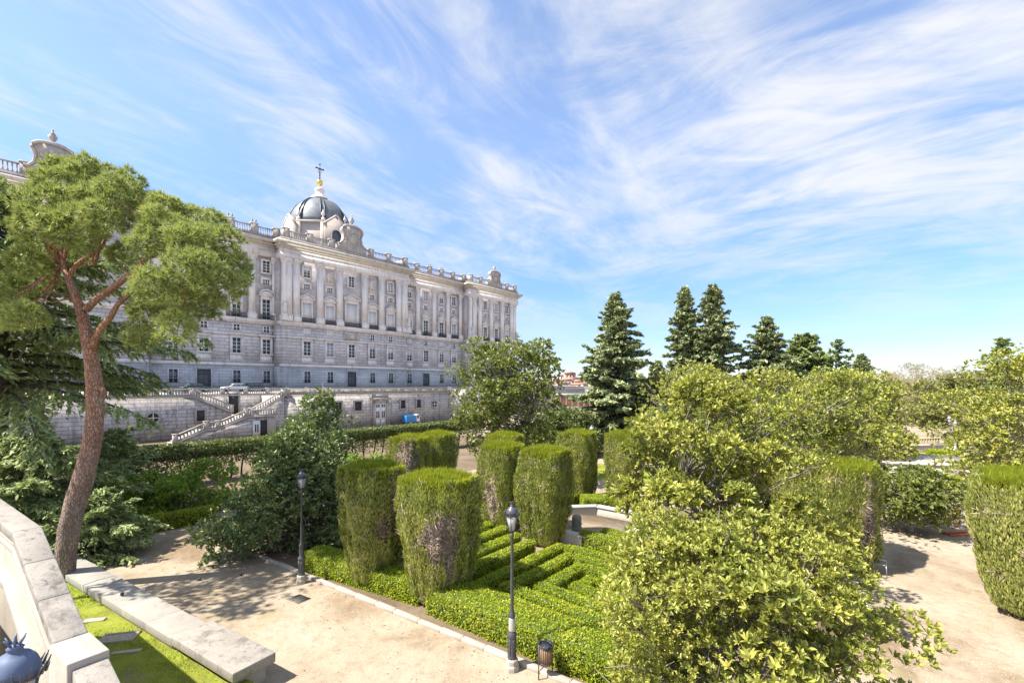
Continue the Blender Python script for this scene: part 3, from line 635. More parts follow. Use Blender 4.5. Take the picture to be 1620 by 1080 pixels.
# ---------------------------------------------------------------- terrace in front of the palace: walls and stairs (local x = s, local y inwards, origin at a wall's foot)
ZT = 5.7
def fthing(name, s0, d0, label, cat, group=None): return thing(name, label, cat, Wd(s0, d0), ROT, group)
D1, D2, D3 = 73.0, 77.0, 82.0
sA = S_at(449, D1)[0]; sB = S_at(713, D1)[0]; sM = S_at(601, D1)[0]
sL0 = S_at(305, D2)[0]; sL1 = S_at(366, D2)[0]
# terrace ground (one block of terrain, faced by the walls)
def terrace_ground():
    g = Geo()
    g.prism([(9.3, 0), (37.5, 0), (37.5, 7.0), (9.3, ZT - .02)], (-110, 0, 0), (0, 1, 0), (0, 0, 1), (1, 0, 0), (210, 0, 0))
    g.box(sA + .3, sB - .3, .6, 9.3, 0.0, ZT - .02)
    g.box(-110, sL0 - .3, 4.6, 9.3, 0.0, ZT - .02)
    m = 2*sM
    g.box(m - sL0 + .3, 100, 4.6, 9.3, 0.0, ZT - .02)
    # forecourt strip to the palace foot
    struct(g.build('terrace', MT['paving'], None, loc=Wd(0, D1), rz=ROT))
terrace_ground()

def walls():
    # middle wall: door in the centre, square windows, an oculus, parapet with panels
    t = fthing('retaining_wall', sM, D1, 'stained ashlar terrace wall with tall white double door in its middle', 'terrace wall')
    hw = (sB - sA)/2
    Geo().box(-hw, hw, 0, .6, 0, ZT).build('wall', MT['terrace'], t)
    g = Geo(); g.box(-hw - .1, hw + .1, -.22, .75, ZT, ZT + .22)
    g.build('cornice', MT['terrace_trim'], t)
    g = Geo(); g.box(-hw, hw, 0, .5, ZT + .22, ZT + .95); g.box(-hw - .05, hw + .05, -.1, .6, ZT + .95, ZT + 1.1)
    for x in np.linspace(-hw + .5, hw - .5, 9): g.box(x - .55, x + .55, -.07, .57, ZT + .22, ZT + .951)
    for x in np.linspace(-hw + .5, hw - .5, 9)[:-1]: g.box(x + .9, x + 3.2, -.03, .1, ZT + .38, ZT + .8, 1)
    g.build('parapet', [MT['terrace_trim'], MT['render_white']], t)
    g = Geo(); g.box(-1.6, -1.15, -.3, .1, 0, 4.5); g.box(1.15, 1.6, -.3, .1, 0, 4.5); g.box(-1.6, 1.6, -.3, .1, 4.2, 4.75); g.box(-2.1, 2.1, -.6, .1, 4.75, 5.1); g.box(-1.7, 1.7, -.25, .1, 5.1, ZT)
    g.build('door_surround', MT['terrace_trim'], t)
    for sx in (-1, 1):
        g = Geo(); x = sx*.58; g.box(x - .55, x + .55, -.2, .05, .05, 4.15)
        for z0, z1 in ((.4, 1.1), ): g.box(x - .4, x + .4, -.24, -.19, z0, z1)
        for dx in (-.2, .2):
            g.box(x + dx - .13, x + dx + .13, -.23, -.19, 1.5, 2.7, 1); g.box(x + dx - .13, x + dx + .13, -.23, -.19, 3.4, 3.9, 1)
        g.build('door', [MT['woodwhite'], MT['glass']], t)
    def wwin(px, w=1.1, h=1.5, z=3.0):
        x = S_at(px, D1)[0] - sM; g = Geo()
        for a, b, c, e in ((-w/2 - .25, -w/2, 0, h), (w/2, w/2 + .25, 0, h), (-w/2 - .25, w/2 + .25, h, h + .3), (-w/2 - .35, w/2 + .35, -.3, 0)): g.box(a, b, -.18, .05, c, e)
        for i in (-1, 0, 1): g.box(i*w/4 - .03, i*w/4 + .03, -.1, -.04, 0, h, 1)
        for i in (1, 2): g.box(-w/2, w/2, -.09, -.045, h*i/3 - .03, h*i/3 + .03, 1)
        o = g.build('window', [MT['terrace_trim'], MT['iron']], t, loc=(x, 0, z))
        Geo().box(-w/2, w/2, -.05, .02, 0, h).build('pane', MT['void'], o)
    for px, w in ((496, 1.1), (534, 1.3), (566, 1.3), (637, 1.0), (662, 1.0)): wwin(px, w)
    wwin(716 - 2, .9, 1.5)
    def oculus(par, x, z, r, out=.16):
        g = Geo(); a = np.linspace(0, 2*PI, 21); g.tube([(r*1.18*math.cos(q), -.06, r*1.18*math.sin(q)) for q in a], r*.2, 6)
        for q in (0, PI/2): g.obox((0, -.1, 0), (r*math.cos(q), 0, r*math.sin(q)), (0, .03, 0), (-.05*math.sin(q), 0, .05*math.cos(q)), 1)
        o = g.build('oculus', [MT['terrace_trim'], MT['woodwhite']], par, loc=(x, 0, z))
        Geo().prism([(r*math.cos(q), r*math.sin(q)) for q in a[:-1]], (0, -.04, 0), (1, 0, 0), (0, 0, 1), (0, 1, 0), (0, .05, 0)).build('pane', MT['void'], o)
    oculus(t, S_at(687, D1)[0] - sM, 3.55, .62)
    # side walls with the sloping upper flights: k = +1 left, -1 mirrored to the right
    for k in (1, -1):
        f = (lambda s: s) if k == 1 else (lambda s: 2*sM - s)
        s0 = f(sL0); s1 = f(sL1); far = f(sL0 - 50)
        q = k
        t = fthing('retaining_wall', s1, D2, ('stained terrace wall with round oculus window left of the stairs' if k == 1 else 'terrace wall continuing beyond the right hand stairs'), 'terrace wall')
        X = lambda s: s - s1
        poly = [(X(far), 0), (X(s1), 0), (X(s1), 3.3), (X(s0), ZT), (X(far), ZT)]
        Geo().prism(poly, (0, 0, 0), (1, 0, 0), (0, 0, 1), (0, 1, 0), (0, .6, 0)).build('wall', MT['terrace'], t)
        g = Geo(); w = abs(X(s0) - X(far))
        g.obox(((X(s0) + X(far))/2, .2, ZT + .1), (w/2, 0, 0), (0, .42, 0), (0, 0, .12))
        d = np.array([X(s1) - X(s0), 0, 3.3 - ZT]); c = np.array([(X(s1) + X(s0))/2, .2, (3.3 + ZT)/2 + .1]); g.obox(c, d/2, (0, .42, 0), (0, 0, .14))
        g.build('coping', MT['terrace_trim'], t)
        g = Geo(); baluster_row(g, (X(far) if k == 1 else X(s0), .2, ZT + .2), (X(s0) if k == 1 else X(far), .2, ZT + .2), .95, .34, 0, .3, .1)
        baluster_row(g, (X(s0), .2, ZT + .25), (X(s1), .2, 3.3 + .25), .95, .34, 0, .3, .1)
        for s, z in ((s0, ZT), (s1, 3.2)): pier(g, (X(s), .2, z + .1), .6, 1.2)
        for i in range(1, 9): pier(g, (X(s0) - q*i*4.2, .2, ZT + .1), .5, 1.13)
        g.build('balustrade', MT['terrace_trim'], t)
        if k == 1:
            so_, zo = SZ(242, 661, D2); oculus(t, X(so_), zo, .62)
            sw, zw = SZ(317, 657, D2); g = Geo(); g.box(-.75, .75, -.14, .05, -1.1, 1.1); o = g.build('window', MT['terrace_trim'], t, loc=(X(sw), 0, zw)); Geo().box(-.48, .48, -.17, -.1, -.75, .75).build('pane', MT['void'], o)
    # back wall behind the landing, with its balustrade and a dark opening
    t = fthing('retaining_wall', (sL1 + sA)/2, D3, 'shaded terrace wall with dark opening behind the stair landing', 'terrace wall')
    a, b = sL0 - 8 - (sL1 + sA)/2, sA + 12 - (sL1 + sA)/2
    Geo().box(a, b, 0, .6, 0, ZT).build('wall', MT['terrace'], t)
    Geo().box(a, b, -.2, .65, ZT, ZT + .2).build('coping', MT['terrace_trim'], t)
    g = Geo(); baluster_row(g, (a, .2, ZT + .2), (b, .2, ZT + .2), .95, .34, 0, .3, .1)
    for x in np.arange(a, b, 3.4): pier(g, (x, .2, ZT + .2), .5, 1.05)
    g.build('balustrade', MT['terrace_trim'], t)
    sv, zv = SZ(369, 632, D3); g = Geo(); g.box(-1.0, 1.0, -.12, .05, -2.6, 1.3); o = g.build('doorway', MT['terrace_trim'], t, loc=(sv - (sL1 + sA)/2, 0, zv)); Geo().box(-.7, .7, -.15, -.1, -2.6, 1.0).build('opening', MT['void'], o)
walls()
def stairs():
    zl = 2.95
    for k in (1, -1):
        f = (lambda s: s) if k == 1 else (lambda s: 2*sM - s)
        dF = D1 - 3.6                                    # front face of the lower flight
        b0 = f(S_at(278, dF)[0]); b1 = f(S_at(327, dF)[0]); b2 = f(S_at(346, dF)[0]); b3 = f(S_at(391, dF)[0]); b4 = f(S_at(436, dF)[0])
        u0 = f(S_at(398, D1)[0]); u1 = f(sA)
        t = fthing('stone_staircase', b3, dF, ('left stone staircase with white balusters climbing to the palace terrace' if k == 1 else 'right stone staircase climbing to the palace terrace behind a magnolia'), 'staircase')
        X = lambda s: s - b3
        zm = 1.55
        # lower flight: solid side wall and stepped treads
        poly = [(X(b0), 0), (X(b4), 0), (X(b4), zl), (X(b3), zl), (X(b2), zm), (X(b1), zm), (X(b0), .15)]
        Geo().prism(poly, (0, 0, 0), (1, 0, 0), (0, 0, 1), (0, 1, 0), (0, .45, 0)).build('side_wall', MT['terrace'], t)
        g = Geo()
        def flight(sa, za, sb, zb, y0, y1, n):
            for i in range(n):
                xa = sa + (sb - sa)*i/n; xb = sb; lo, hi = sorted((X(xa), X(xb))); g.box(lo, hi, y0, y1, 0 if i == 0 else za + (zb - za)*i/n - .002*i, za + (zb - za)*(i + 1)/n)
        flight(b0, 0, b1, zm, .451, 3.5, 9); lo, hi = sorted((X(b1), X(b2))); g.box(lo, hi, .452, 3.5, 0, zm - .01)
        flight(b2, zm, b3, zl, .453, 3.5, 9); lo, hi = sorted((X(b3), X(b4))); g.box(lo, hi, .454, 3.55, 0, zl - .01)
        flight(u0, zl, u1, ZT - .1, 3.7, 7.3, 14)
        lo, hi = sorted((X(sL1 if k == 1 else f(sL1)), X(u0))); g.box(lo, hi, 3.52, 12.2, 0, zl - .02)
        g.build('steps', MT['terrace_trim'], t)
        g = Geo()
        prof = [(b0, .15), (b1, zm), (b2, zm), (b3, zl), (b4, zl)]
        for (sa, za), (sb, zb) in zip(prof[:-1], prof[1:]):
            d = np.array([X(sb) - X(sa), 0, zb - za]); g.obox(((X(sa) + X(sb))/2, .2, (za + zb)/2 + .1), d/2, (0, .36, 0), (0, 0, .12))
            baluster_row(g, (X(sa), .2, za + .2), (X(sb), .2, zb + .2), .9, .34, 0, .3, .1)
        for sa, za in prof: pier(g, (X(sa), .2, za + .1), .52, 1.15)
        d = np.array([X(u1) - X(u0), 0, ZT - .1 - zl]); g.obox(((X(u0) + X(u1))/2, 3.6, (zl + ZT)/2 + .02), d/2, (0, .3, 0), (0, 0, .14))
        baluster_row(g, (X(u0), 3.6, zl + .15), (X(u1), 3.6, ZT + .05), .95, .34, 0, .3, .1)
        for sa, za in ((u0, zl), (u1, ZT)): pier(g, (X(sa), 3.6, za), .6, 1.2)
        poly = [(X(u0), 0), (X(u1), 0), (X(u1), ZT - .1), (X(u0), zl)]
        g.build('balustrade', MT['terrace_trim'], t)
        Geo().prism(poly, (0, 3.45, 0), (1, 0, 0), (0, 0, 1), (0, 1, 0), (0, .3, 0)).build('stringer_wall', MT['terrace'], t)
        if k == 1:
            c = (X(b3) + X(b4))/2 - .2
            Geo().box(c - 1.0, c - .05, -.14, .05, 0, 2.5).box(c - .75, c - .58, -.16, -.1, .9, 2.0, 1).box(c - .45, c - .28, -.16, -.1, .9, 2.0, 1).build('door', [MT['woodwhite'], MT['void']], t)
            Geo().box(c + .0, c + .9, -.06, .05, 0, 2.5).build('doorway', MT['void'], t)
            Geo().box(c + .9, c + 2.0, -.12, .05, 0, 2.7).build('door_pier', MT['render_white'], t)
stairs()

# ---------------------------------------------------------------- vehicles on and below the terrace
def make_car(name, label, paint, suv, loc, rz, group=None):
    t = thing(name, label, 'car', loc, rz, group); L, Wd_, Hh = 4.3, 1.75, (1.62 if suv else 1.45)
    side = [(-2.15, .35), (2.15, .35), (2.18, .62), (2.05, .82), (1.15, .93), (-1.9, .96), (-2.15, .80)]
    bevel(Geo().prism(side, (0, -Wd_/2, 0), (1, 0, 0), (0, 0, 1), (0, 1, 0), (0, Wd_, 0)).build('body', MT[paint], t), .06)
    cab = [(-1.95 if suv else -1.6, .95), (1.15, .92), (.45, Hh - .03), (.1, Hh), (-1.1, Hh), (-1.72 if suv else -1.2, Hh - .06)]
    g = Geo().prism(cab, (0, -Wd_/2 + .13, 0), (1, 0, 0), (0, 0, 1), (0, 1, 0), (0, Wd_ - .26, 0)); bevel(g.build('cabin', MT[paint], t), .05)
    for sy in (-1, 1):
        y = sy*(Wd_/2 - .125)
        for a, b, c, d in ((-1.55, -.75, -1.35, -.72), (-.65, .1, -.62, .05), (.2, .85, .15, .42)):
            Geo().prism([(a, 1.0), (b, 1.0), (d, Hh - .14), (c, Hh - .14)], (0, y - .01, 0), (1, 0, 0), (0, 0, 1), (0, 1, 0), (0, .02*sy, 0)).build('side_window', MT['glass'], t)
    Geo().prism([(-.7, 0), (.7, 0), (.58, .55), (-.58, .55)], (1.13, 0, .95), (0, 1, 0), (-.75, 0, .66), (.66, 0, .75), (.03, 0, .03)).build('windscreen', MT['glass'], t)
    for sx in (-1.35, 1.35):
        for sy in (-1, 1):
            w = Geo(); w.tube([(sx, sy*.72, .33), (sx, sy*.9, .33)], .33, 14); o = w.build('wheel', MT['tyre'], t)
            Geo().tube([(sx, sy*.88, .33), (sx, sy*.91, .33)], .19, 10).build('rim', MT['steel'], o)
    for sy in (-.62, .62): Geo().ball((2.13, sy, .7), (.06, .2, .09), 8, 5).build('headlight', MT['woodwhite'], t); Geo().ball((-2.13, sy, .78), (.05, .14, .11), 8, 5).build('tail_light', MT['orange'], t)
for px, paint, suv, lab in ((310, 'cardark', False, 'dark car parked in front of the tall palace door'), (372, 'carwhite', False, 'silver hatchback parked on the palace terrace between two dark cars'), (407, 'cardark', True, 'dark green estate car parked rightmost on the palace terrace')):
    s, _ = S_at(px, 93.0); x, y, z = Wd(s, 93.0, ZT + .55); make_car('parked_car', lab, paint, suv, (x, y, z - .02), ROT + (0 if px != 372 else PI), 'cars parked on the palace terrace')
def trailer():
    s, _ = S_at(650, 71.0); t = thing('utility_cart', 'bright blue cart with white cab parked against the terrace wall', 'utility cart', Wd(s, 71.0), ROT)
    bevel(Geo().box(-1.55, .75, -.7, .7, .5, 1.75).build('cargo_box', MT['blue'], t), .04)
    g = Geo()
    for i in range(5): g.box(-1.5 + i*.55, -1.45 + i*.55, -.73, -.69, .55, 1.7)
    g.build('side_ribs', MT['blue'], t)
    g = Geo(); g.prism([(.8, .5), (1.6, .5), (1.6, 1.1), (1.45, 1.9), (.8, 1.9)], (0, -.65, 0), (1, 0, 0), (0, 0, 1), (0, 1, 0), (0, 1.3, 0)); o = bevel(g.build('cab', MT['woodwhite'], t), .05)
    Geo().box(.95, 1.4, -.67, -.64, 1.15, 1.75).build('window', MT['glass'], o)
    Geo().box(-1.6, 1.6, -.55, .55, .38, .5).build('chassis', MT['iron'], t)
    for x in (-1.0, 1.15):
        for y in (-.6, .6): Geo().tube([(x, y - .1, .28), (x, y + .1, .28)], .28, 12).build('wheel', MT['tyre'], t)
trailer()
# ---------------------------------------------------------------- ground, beds, kerbs
def sheet(name, pts, z, mat):
    g = Geo(); g.add([(x, y, z) for x, y in pts], np.arange(len(pts))[None, :]); o = g.build(name, mat, recalc=False)
    if o.data.polygons[0].normal.z < 0: o.data.flip_normals()
    return o
struct(sheet('ground', [(-9000, -200), (9000, -200), (9000, 12000), (-9000, 12000)], 0.0, MT['sand']))
def W_ab(a, b): p = ES*a + EN*b; return (float(p[0]), float(p[1]))
# planting beds of the parterre (dark soil)
K0 = G0(440, 893); K1 = G0(905, 1083)
kd = np.array(K1) - np.array(K0); kd /= np.linalg.norm(kd)
kperp = np.array([-kd[1], kd[0]]) if -kd[1]*ES[0] + kd[0]*ES[1] > 0 else np.array([kd[1], -kd[0]])
far_l = np.array(K0) - kd*6.0; far_r = np.array(K1) + kd*4.5
bed = [tuple(far_l + kperp*.15), tuple(far_r + kperp*.15), tuple(far_r + kperp*7.4 + kd*1), tuple(far_l + kperp*7.4)]
struct(sheet('soil', bed, 0.004, MT['soil']))
struct(sheet('soil', [tuple(far_l + kperp*9.6), tuple(far_r + kperp*9.6), tuple(far_r + kperp*19), tuple(far_l + kperp*19)], 0.004, MT['soil']))
struct(sheet('soil', [G0(-420, 800), G0(330, 832), G0(345, 808), G0(620, 770), G0(1000, 690), G0(-300, 690)], 0.006, MT['soil']))
struct(sheet('lawn', [tuple(far_l - kd*60 + kperp*24), tuple(far_r + kd*2 + kperp*24), tuple(far_r + kperp*31 + kd*2), tuple(far_l - kd*60 + kperp*31)], 0.005, MT['moss']))
def kerb():
    g = Geo(); rr = random.Random(5); L = float(np.linalg.norm(far_r - far_l)); t = 0.0
    while t < L:
        n = min(L, t + rr.uniform(.85, 1.15)); c = far_l + kd*(t + n)/2; w = rr.uniform(.085, .1); z = rr.uniform(.10, .13)
        g.obox((c[0], c[1], z/2 - .02), (*(kd*((n - t)/2 - .006)), 0), (*(kperp*w), 0), (0, 0, z/2 + .02)); t = n
    o = struct(g.build('kerb', MT['kerb'])); bevel(o, .012, 1)
kerb()
# hills and the far town
def hills():
    g = Geo(); rr = np.random.RandomState(2); n = 60; xs = np.linspace(-5000, 9500, n)
    h = 30 + 26*np.sin(xs/900 + 1) + 14*np.sin(xs/370) + rr.uniform(-4, 4, n); h = np.maximum(h, 6) * np.clip((xs + 1500)/4000, .25, 1.5)
    V = []; 
    for x, z in zip(xs, h): V += [(x, 6200, -2), (x, 6900, z), (x, 9000, z*.9)]
    F = []
    for i in range(n - 1):
        for k in range(2): F.append((3*i + k, 3*i + 3 + k, 3*i + 4 + k, 3*i + 1 + k))
    struct(g.add(V, np.array(F)).build('hills', MT['hill'], smooth=True))
hills()
def town():
    rr = random.Random(8)
    spec = []
    for i, px in enumerate((872, 880, 888, 895, 902, 909, 916, 923)):
        spec.append((px, 330 + 40*(i % 3), [596, 600, 594, 601, 590, 598, 603, 597][i], 'brick' if i % 3 == 1 or i == 4 else 'citywall'))
    for i, px in enumerate((876, 892, 907, 921)): spec.append((px, 210, [610, 606, 612, 608][i], 'citywall' if i % 2 else 'brick'))
    looks = ['pale narrow house', 'red brick block', 'cream house with low roof', 'pale house set back', 'tall red brick tower block', 'cream middle block', 'low pale house', 'red brick house', 'low brick house in front', 'pale front house', 'long brick house', 'cream front house']
    for i, (px, Y, top, mt) in enumerate(spec):
        w = rr.uniform(5.5, 8)*Y/300; h = max(4.5, Z_at(top, Y)); x = X_at(px, Y)
        t = thing('town_house', f'{looks[i]} in the far town, {["leftmost of the far row","second from left in the far row","third in the far row","fourth in the far row","tallest of all","just right of the tallest block","second from right in the far row","rightmost in the far row","leftmost of the nearer row","second of the nearer row","third of the nearer row","rightmost of the nearer row"][i]}', 'house', (x, Y, 0), rr.uniform(-.3, .3), 'houses of the far town')
        Geo().box(-w/2, w/2, 0, 9, -.5, h).build('wall', MT[mt], t)
        g = Geo(); g.prism([(-w/2 - .4, h), (w/2 + .4, h), (0, h + w*.16)], (0, -.5, 0), (1, 0, 0), (0, 0, 1), (0, 1, 0), (0, 10, 0)); g.build('roof', MT['tile'], t)
        for zz in np.arange(h - 2.2, 1.5, -3.2):
            for k in (-1, 0, 1):
                Geo().box(k*w*.3 - .6, k*w*.3 + .6, -.08, .02, zz - .7, zz + .8).build('window', MT['glass'], t)
    # the orange kiosk wall nearer by
    Y = 120; x = X_at(905, Y); t = thing('garden_pavilion', 'low pavilion with terracotta panels and flat green grey roof beyond the conifers', 'pavilion', (x, Y, 0))
    w = 9.0; Geo().box(-w/2, w/2, 0, 5, 0, 2.0).build('base_wall', MT['citywall'], t)
    Geo().box(-w/2, w/2, .1, 5, 2.0, 4.6).build('panel_wall', MT['tile'], t)
    Geo().box(-w/2 - .5, w/2 + .5, -.7, 5.5, 4.6, 5.1).build('roof', MT['plate'], t)
    g = Geo()
    for i in range(7): q = -w/2 + i*w/6; g.box(q - .15, q + .15, -.1, .1, 2.0, 4.6)
    g.build('mullions', MT['citywall'], t)
town()

# ---------------------------------------------------------------- stair parapet beside the camera, low wall, moss strip
def pz(px, py, Y): return np.array([X_at(px, Y), Y, Z_at(py, Y)])
def parapet():
    t = thing('stair_parapet', 'pale sloping stone stair parapet covered in lichen, nearest the camera', 'parapet', (-8.6, 8.6, 0))
    o = np.array([-8.6, 8.6, 0]); d = np.array([EN[0], EN[1], 0.0]); n = np.array([ES[0], ES[1], 0.0]); w = .42
    A = pz(19, 841, 9.2); B = pz(85, 1017, 7.5)           # inner coping edge
    d = np.array([B[0] - A[0], B[1] - A[1], 0.0]); L = float(np.linalg.norm(d)); d /= L; n = np.array([-d[1], d[0], 0.0]); Bp = B.copy()
    far = A - d*6.0 ; far[2] = A[2] + .03
    P = Bp + d*.98; P[2] = Bp[2] + .02; C0 = P.copy(); C0[2] -= .10; C1 = P + d*2.6; C1[2] -= 1.05
    def slab(p, q, th, w0, w1, m, g):
        V = []
        for r in (p, q):
            for a in (w0, w1):
                for z in (-th, 0): V.append(r - o + n*a + np.array([0, 0, z]))
        F = [(0, 1, 3, 2), (4, 6, 7, 5), (0, 4, 5, 1), (2, 3, 7, 6), (1, 5, 7, 3), (0, 2, 6, 4)]
        g.add(np.array(V), np.array(F), m)
    def body(p, q, w0, w1, g, zb):
        V = []
        for r in (p, q):
            for a in (w0, w1):
                for z in (zb, r[2]): v = r - o + n*a; v[2] = z; V.append(v)
        g.add(np.array(V), np.array([(0, 1, 3, 2), (4, 6, 7, 5), (0, 4, 5, 1), (2, 3, 7, 6), (1, 5, 7, 3), (0, 2, 6, 4)]), 0)
    g = Geo(); slab(far, A, .2, 0, w, 0, g); slab(C0 + d*.003, C1, .2, 0, w, 0, g)
    for q in range(3): slab(A + (Bp - A)*(q/3) + d*.004, A + (Bp - A)*((q + 1)/3) - d*.002, .2, 0, w, 0, g)
    cop = bevel(g.build('coping', MT['coping'], t), .02)
    dz = np.array([0, 0, -.2]); g = Geo()
    body(far + dz, A + dz, .07, w - .05, g, -.2); body(A + dz + d*.002, Bp + dz, .07, w - .05, g, -.2); body(C0 + dz, C1 + dz, .07, w - .05, g, -.2)
    # string moulding along the inner face
    for p, q in ((far, A), (A, Bp), (C0, C1)):
        e = np.array([0, 0, -.34]); slab(p + e, q + e, .09, .0, .08, 0, g); e = np.array([0, 0, -.27]); slab(p + e, q + e, .05, .035, .08, 0, g)
        e = np.array([0, 0, -.95]); slab(p + e, q + e, .14, -.12, .08, 0, g)
    bevel(g.build('parapet_wall', MT['render_white'], t), .012)
    g = Geo(); slab(Bp + d*.004, P, Bp[2] + .2, -.06, w + .02, 0, g); bevel(g.build('end_pier', MT['render_white'], t), .02)
    # stair flight inside the parapet
    st = thing('stone_stairs', 'worn steps with terracotta risers beside the pale parapet', 'stairs', (float(o[0]), float(o[1]), 0))
    g = Geo(); n0 = -.75; N = 9
    for i in range(N):
        q = A + d*(i*.34 - .4); z = A[2] - 1.05 - i*.15
        c = q - o + n*(n0 - .9); g.obox((c[0], c[1], z/2), d*.17*1.0, n*.9, (0, 0, z/2 - .0), 0)
        c2 = c + np.array([0, 0, 0]); g.obox((c2[0] + d[0]*.172, c2[1] + d[1]*.172, z - .1), d*.004, n*.895, (0, 0, .06), 1)
    c = A - o + d*(-1.6) + n*(n0 - .9); z = A[2] - .95; g.obox((c[0], c[1], z/2), d*1.0, n*.9, (0, 0, z/2), 0)
    g.build('steps', [MT['render_white'], MT['stair']], st)
    return A, Bp, P, C1
PA = parapet()
def low_wall():
    a = np.array(G0(331, 987, .62)); b = np.array(G0(117, 875, .62)); d = (b - a)/np.linalg.norm(b - a); nrm = np.array([d[1], -d[0]])
    if nrm @ ES > 0: nrm = -nrm                        # towards the grass
    L = float(np.linalg.norm(b - a)) + 3.5
    ang = math.atan2(d[1], d[0])
    t = thing('low_wall', 'long low pale stone wall running past the pine trunk to the bench slab', 'low wall', (float(a[0]), float(a[1]), 0), ang)
    s = 1 if (np.array([-d[1], d[0]]) @ nrm) > 0 else -1     # local y of the grass side
    g = Geo(); rr = random.Random(3); x = 0.0
    while x < L:
        n = min(L, x + rr.uniform(1.5, 2.1)); y0, y1 = sorted((0, s*.95)); g.box(x + .004, n - .004, y0, y1, .40, .62 + rr.uniform(-.006, .006)); x = n
    bevel(g.build('coping', MT['bench_stone'], t), .012)
    y0, y1 = sorted((s*.06, s*.89)); bevel(Geo().box(0, L, y0, y1, -.1, .41).build('wall', MT['render_white'], t), .01)
    # end slab, set like a bench across the wall's end
    t2 = thing('stone_bench', 'thick overhanging stone bench slab at the near end of the low wall', 'stone bench', (float(a[0]), float(a[1]), 0), ang)
    y0, y1 = sorted((s*-.10, s*.98)); bevel(Geo().box(-3.15, -.01, y0, y1, .46, .71).build('seat', MT['coping'], t2), .03)
    g = Geo(); y0, y1 = sorted((s*.05, s*.82)); g.box(-2.95, -.1, y0, y1, -.1, .462); bevel(g.build('support', MT['render_white'], t2), .02)
    return a, d, nrm, L
LW = low_wall()
def moss_strip():
    a, d, nrm, L = LW; rg = np.random.RandomState(5)
    p0 = a - d*5.5 + nrm*.9; p1 = a + d*L + nrm*.9
    n = 60; g = Geo(); k = 26
    V = []
    for i in range(n + 1):
        for j in range(k + 1):
            p = p0 + (p1 - p0)*i/n + nrm*(-.35 + 4.6*j/k); V.append((p[0], p[1], .30 + .035*math.sin(i*1.3 + j*.7)*math.cos(j*1.1) + rg.uniform(-.02, .02)))
    F = [(i*(k+1) + j, (i+1)*(k+1) + j, (i+1)*(k+1) + j + 1, i*(k+1) + j + 1) for i in range(n) for j in range(k)]
    o = g.add(V, np.array(F)).build('moss', MT['moss'], smooth=True); o['kind'] = 'structure'; 
    if o.data.polygons[0].normal.z < 0: o.data.flip_normals()
    # grass blades
    N = 26000; u = rg.uniform(0, 1, N); v = rg.uniform(0, 4.2, N); P = p0[None] + (p1 - p0)[None]*u[:, None] + nrm[None]*v[:, None]
    keep = (np.sin(P[:, 0]*2.1 + np.sin(P[:, 1]*1.7)) + np.sin(P[:, 1]*3.3 + P[:, 0]) + rg.normal(0, .6, N)) > -.5; P = P[keep]
    P3 = np.column_stack([P, np.full(len(P), .30)]); D = np.column_stack([rg.normal(0, .5, (len(P), 2)), np.ones(len(P))])
    gr = Geo().blades(P3, D, rg.uniform(.04, .11, len(P)), .022, rg).build('grass', MT['box'], recalc=False)
    tag(gr, 'short bright moss and grass between the parapet and the low wall', 'grass', kind='stuff')
    # stepping stones
    for px, py, w, l, lab in ((150, 980, .22, .55, 'small flat stone in the moss nearer the pine tree'), (188, 1008, .40, .75, 'framed stone cover sunk in the moss near the parapet'), (200, 1030, .14, .7, 'long narrow stone half buried in moss below the framed cover')):
        x, y = G0(px, py, .32); t = bevel(Geo().box(-l/2, l/2, -w/2, w/2, -.05, .018).build('flat_stone', MT['kerb'], loc=(x, y, .32), rz=.25), .01)
        if w == .40:
            gg = Geo(); 
            for a0, a1, b0, b1 in ((-l/2 - .08, l/2 + .08, w/2, w/2 + .07), (-l/2 - .08, l/2 + .08, -w/2 - .07, -w/2), (l/2, l/2 + .08, -w/2, w/2), (-l/2 - .08, -l/2, -w/2, w/2)): gg.box(a0, a1, b0, b1, -.05, .035)
            gg.build('frame', MT['kerb'], t)
        tag(t, lab, 'stone', 'flat stones in the moss')
moss_strip()

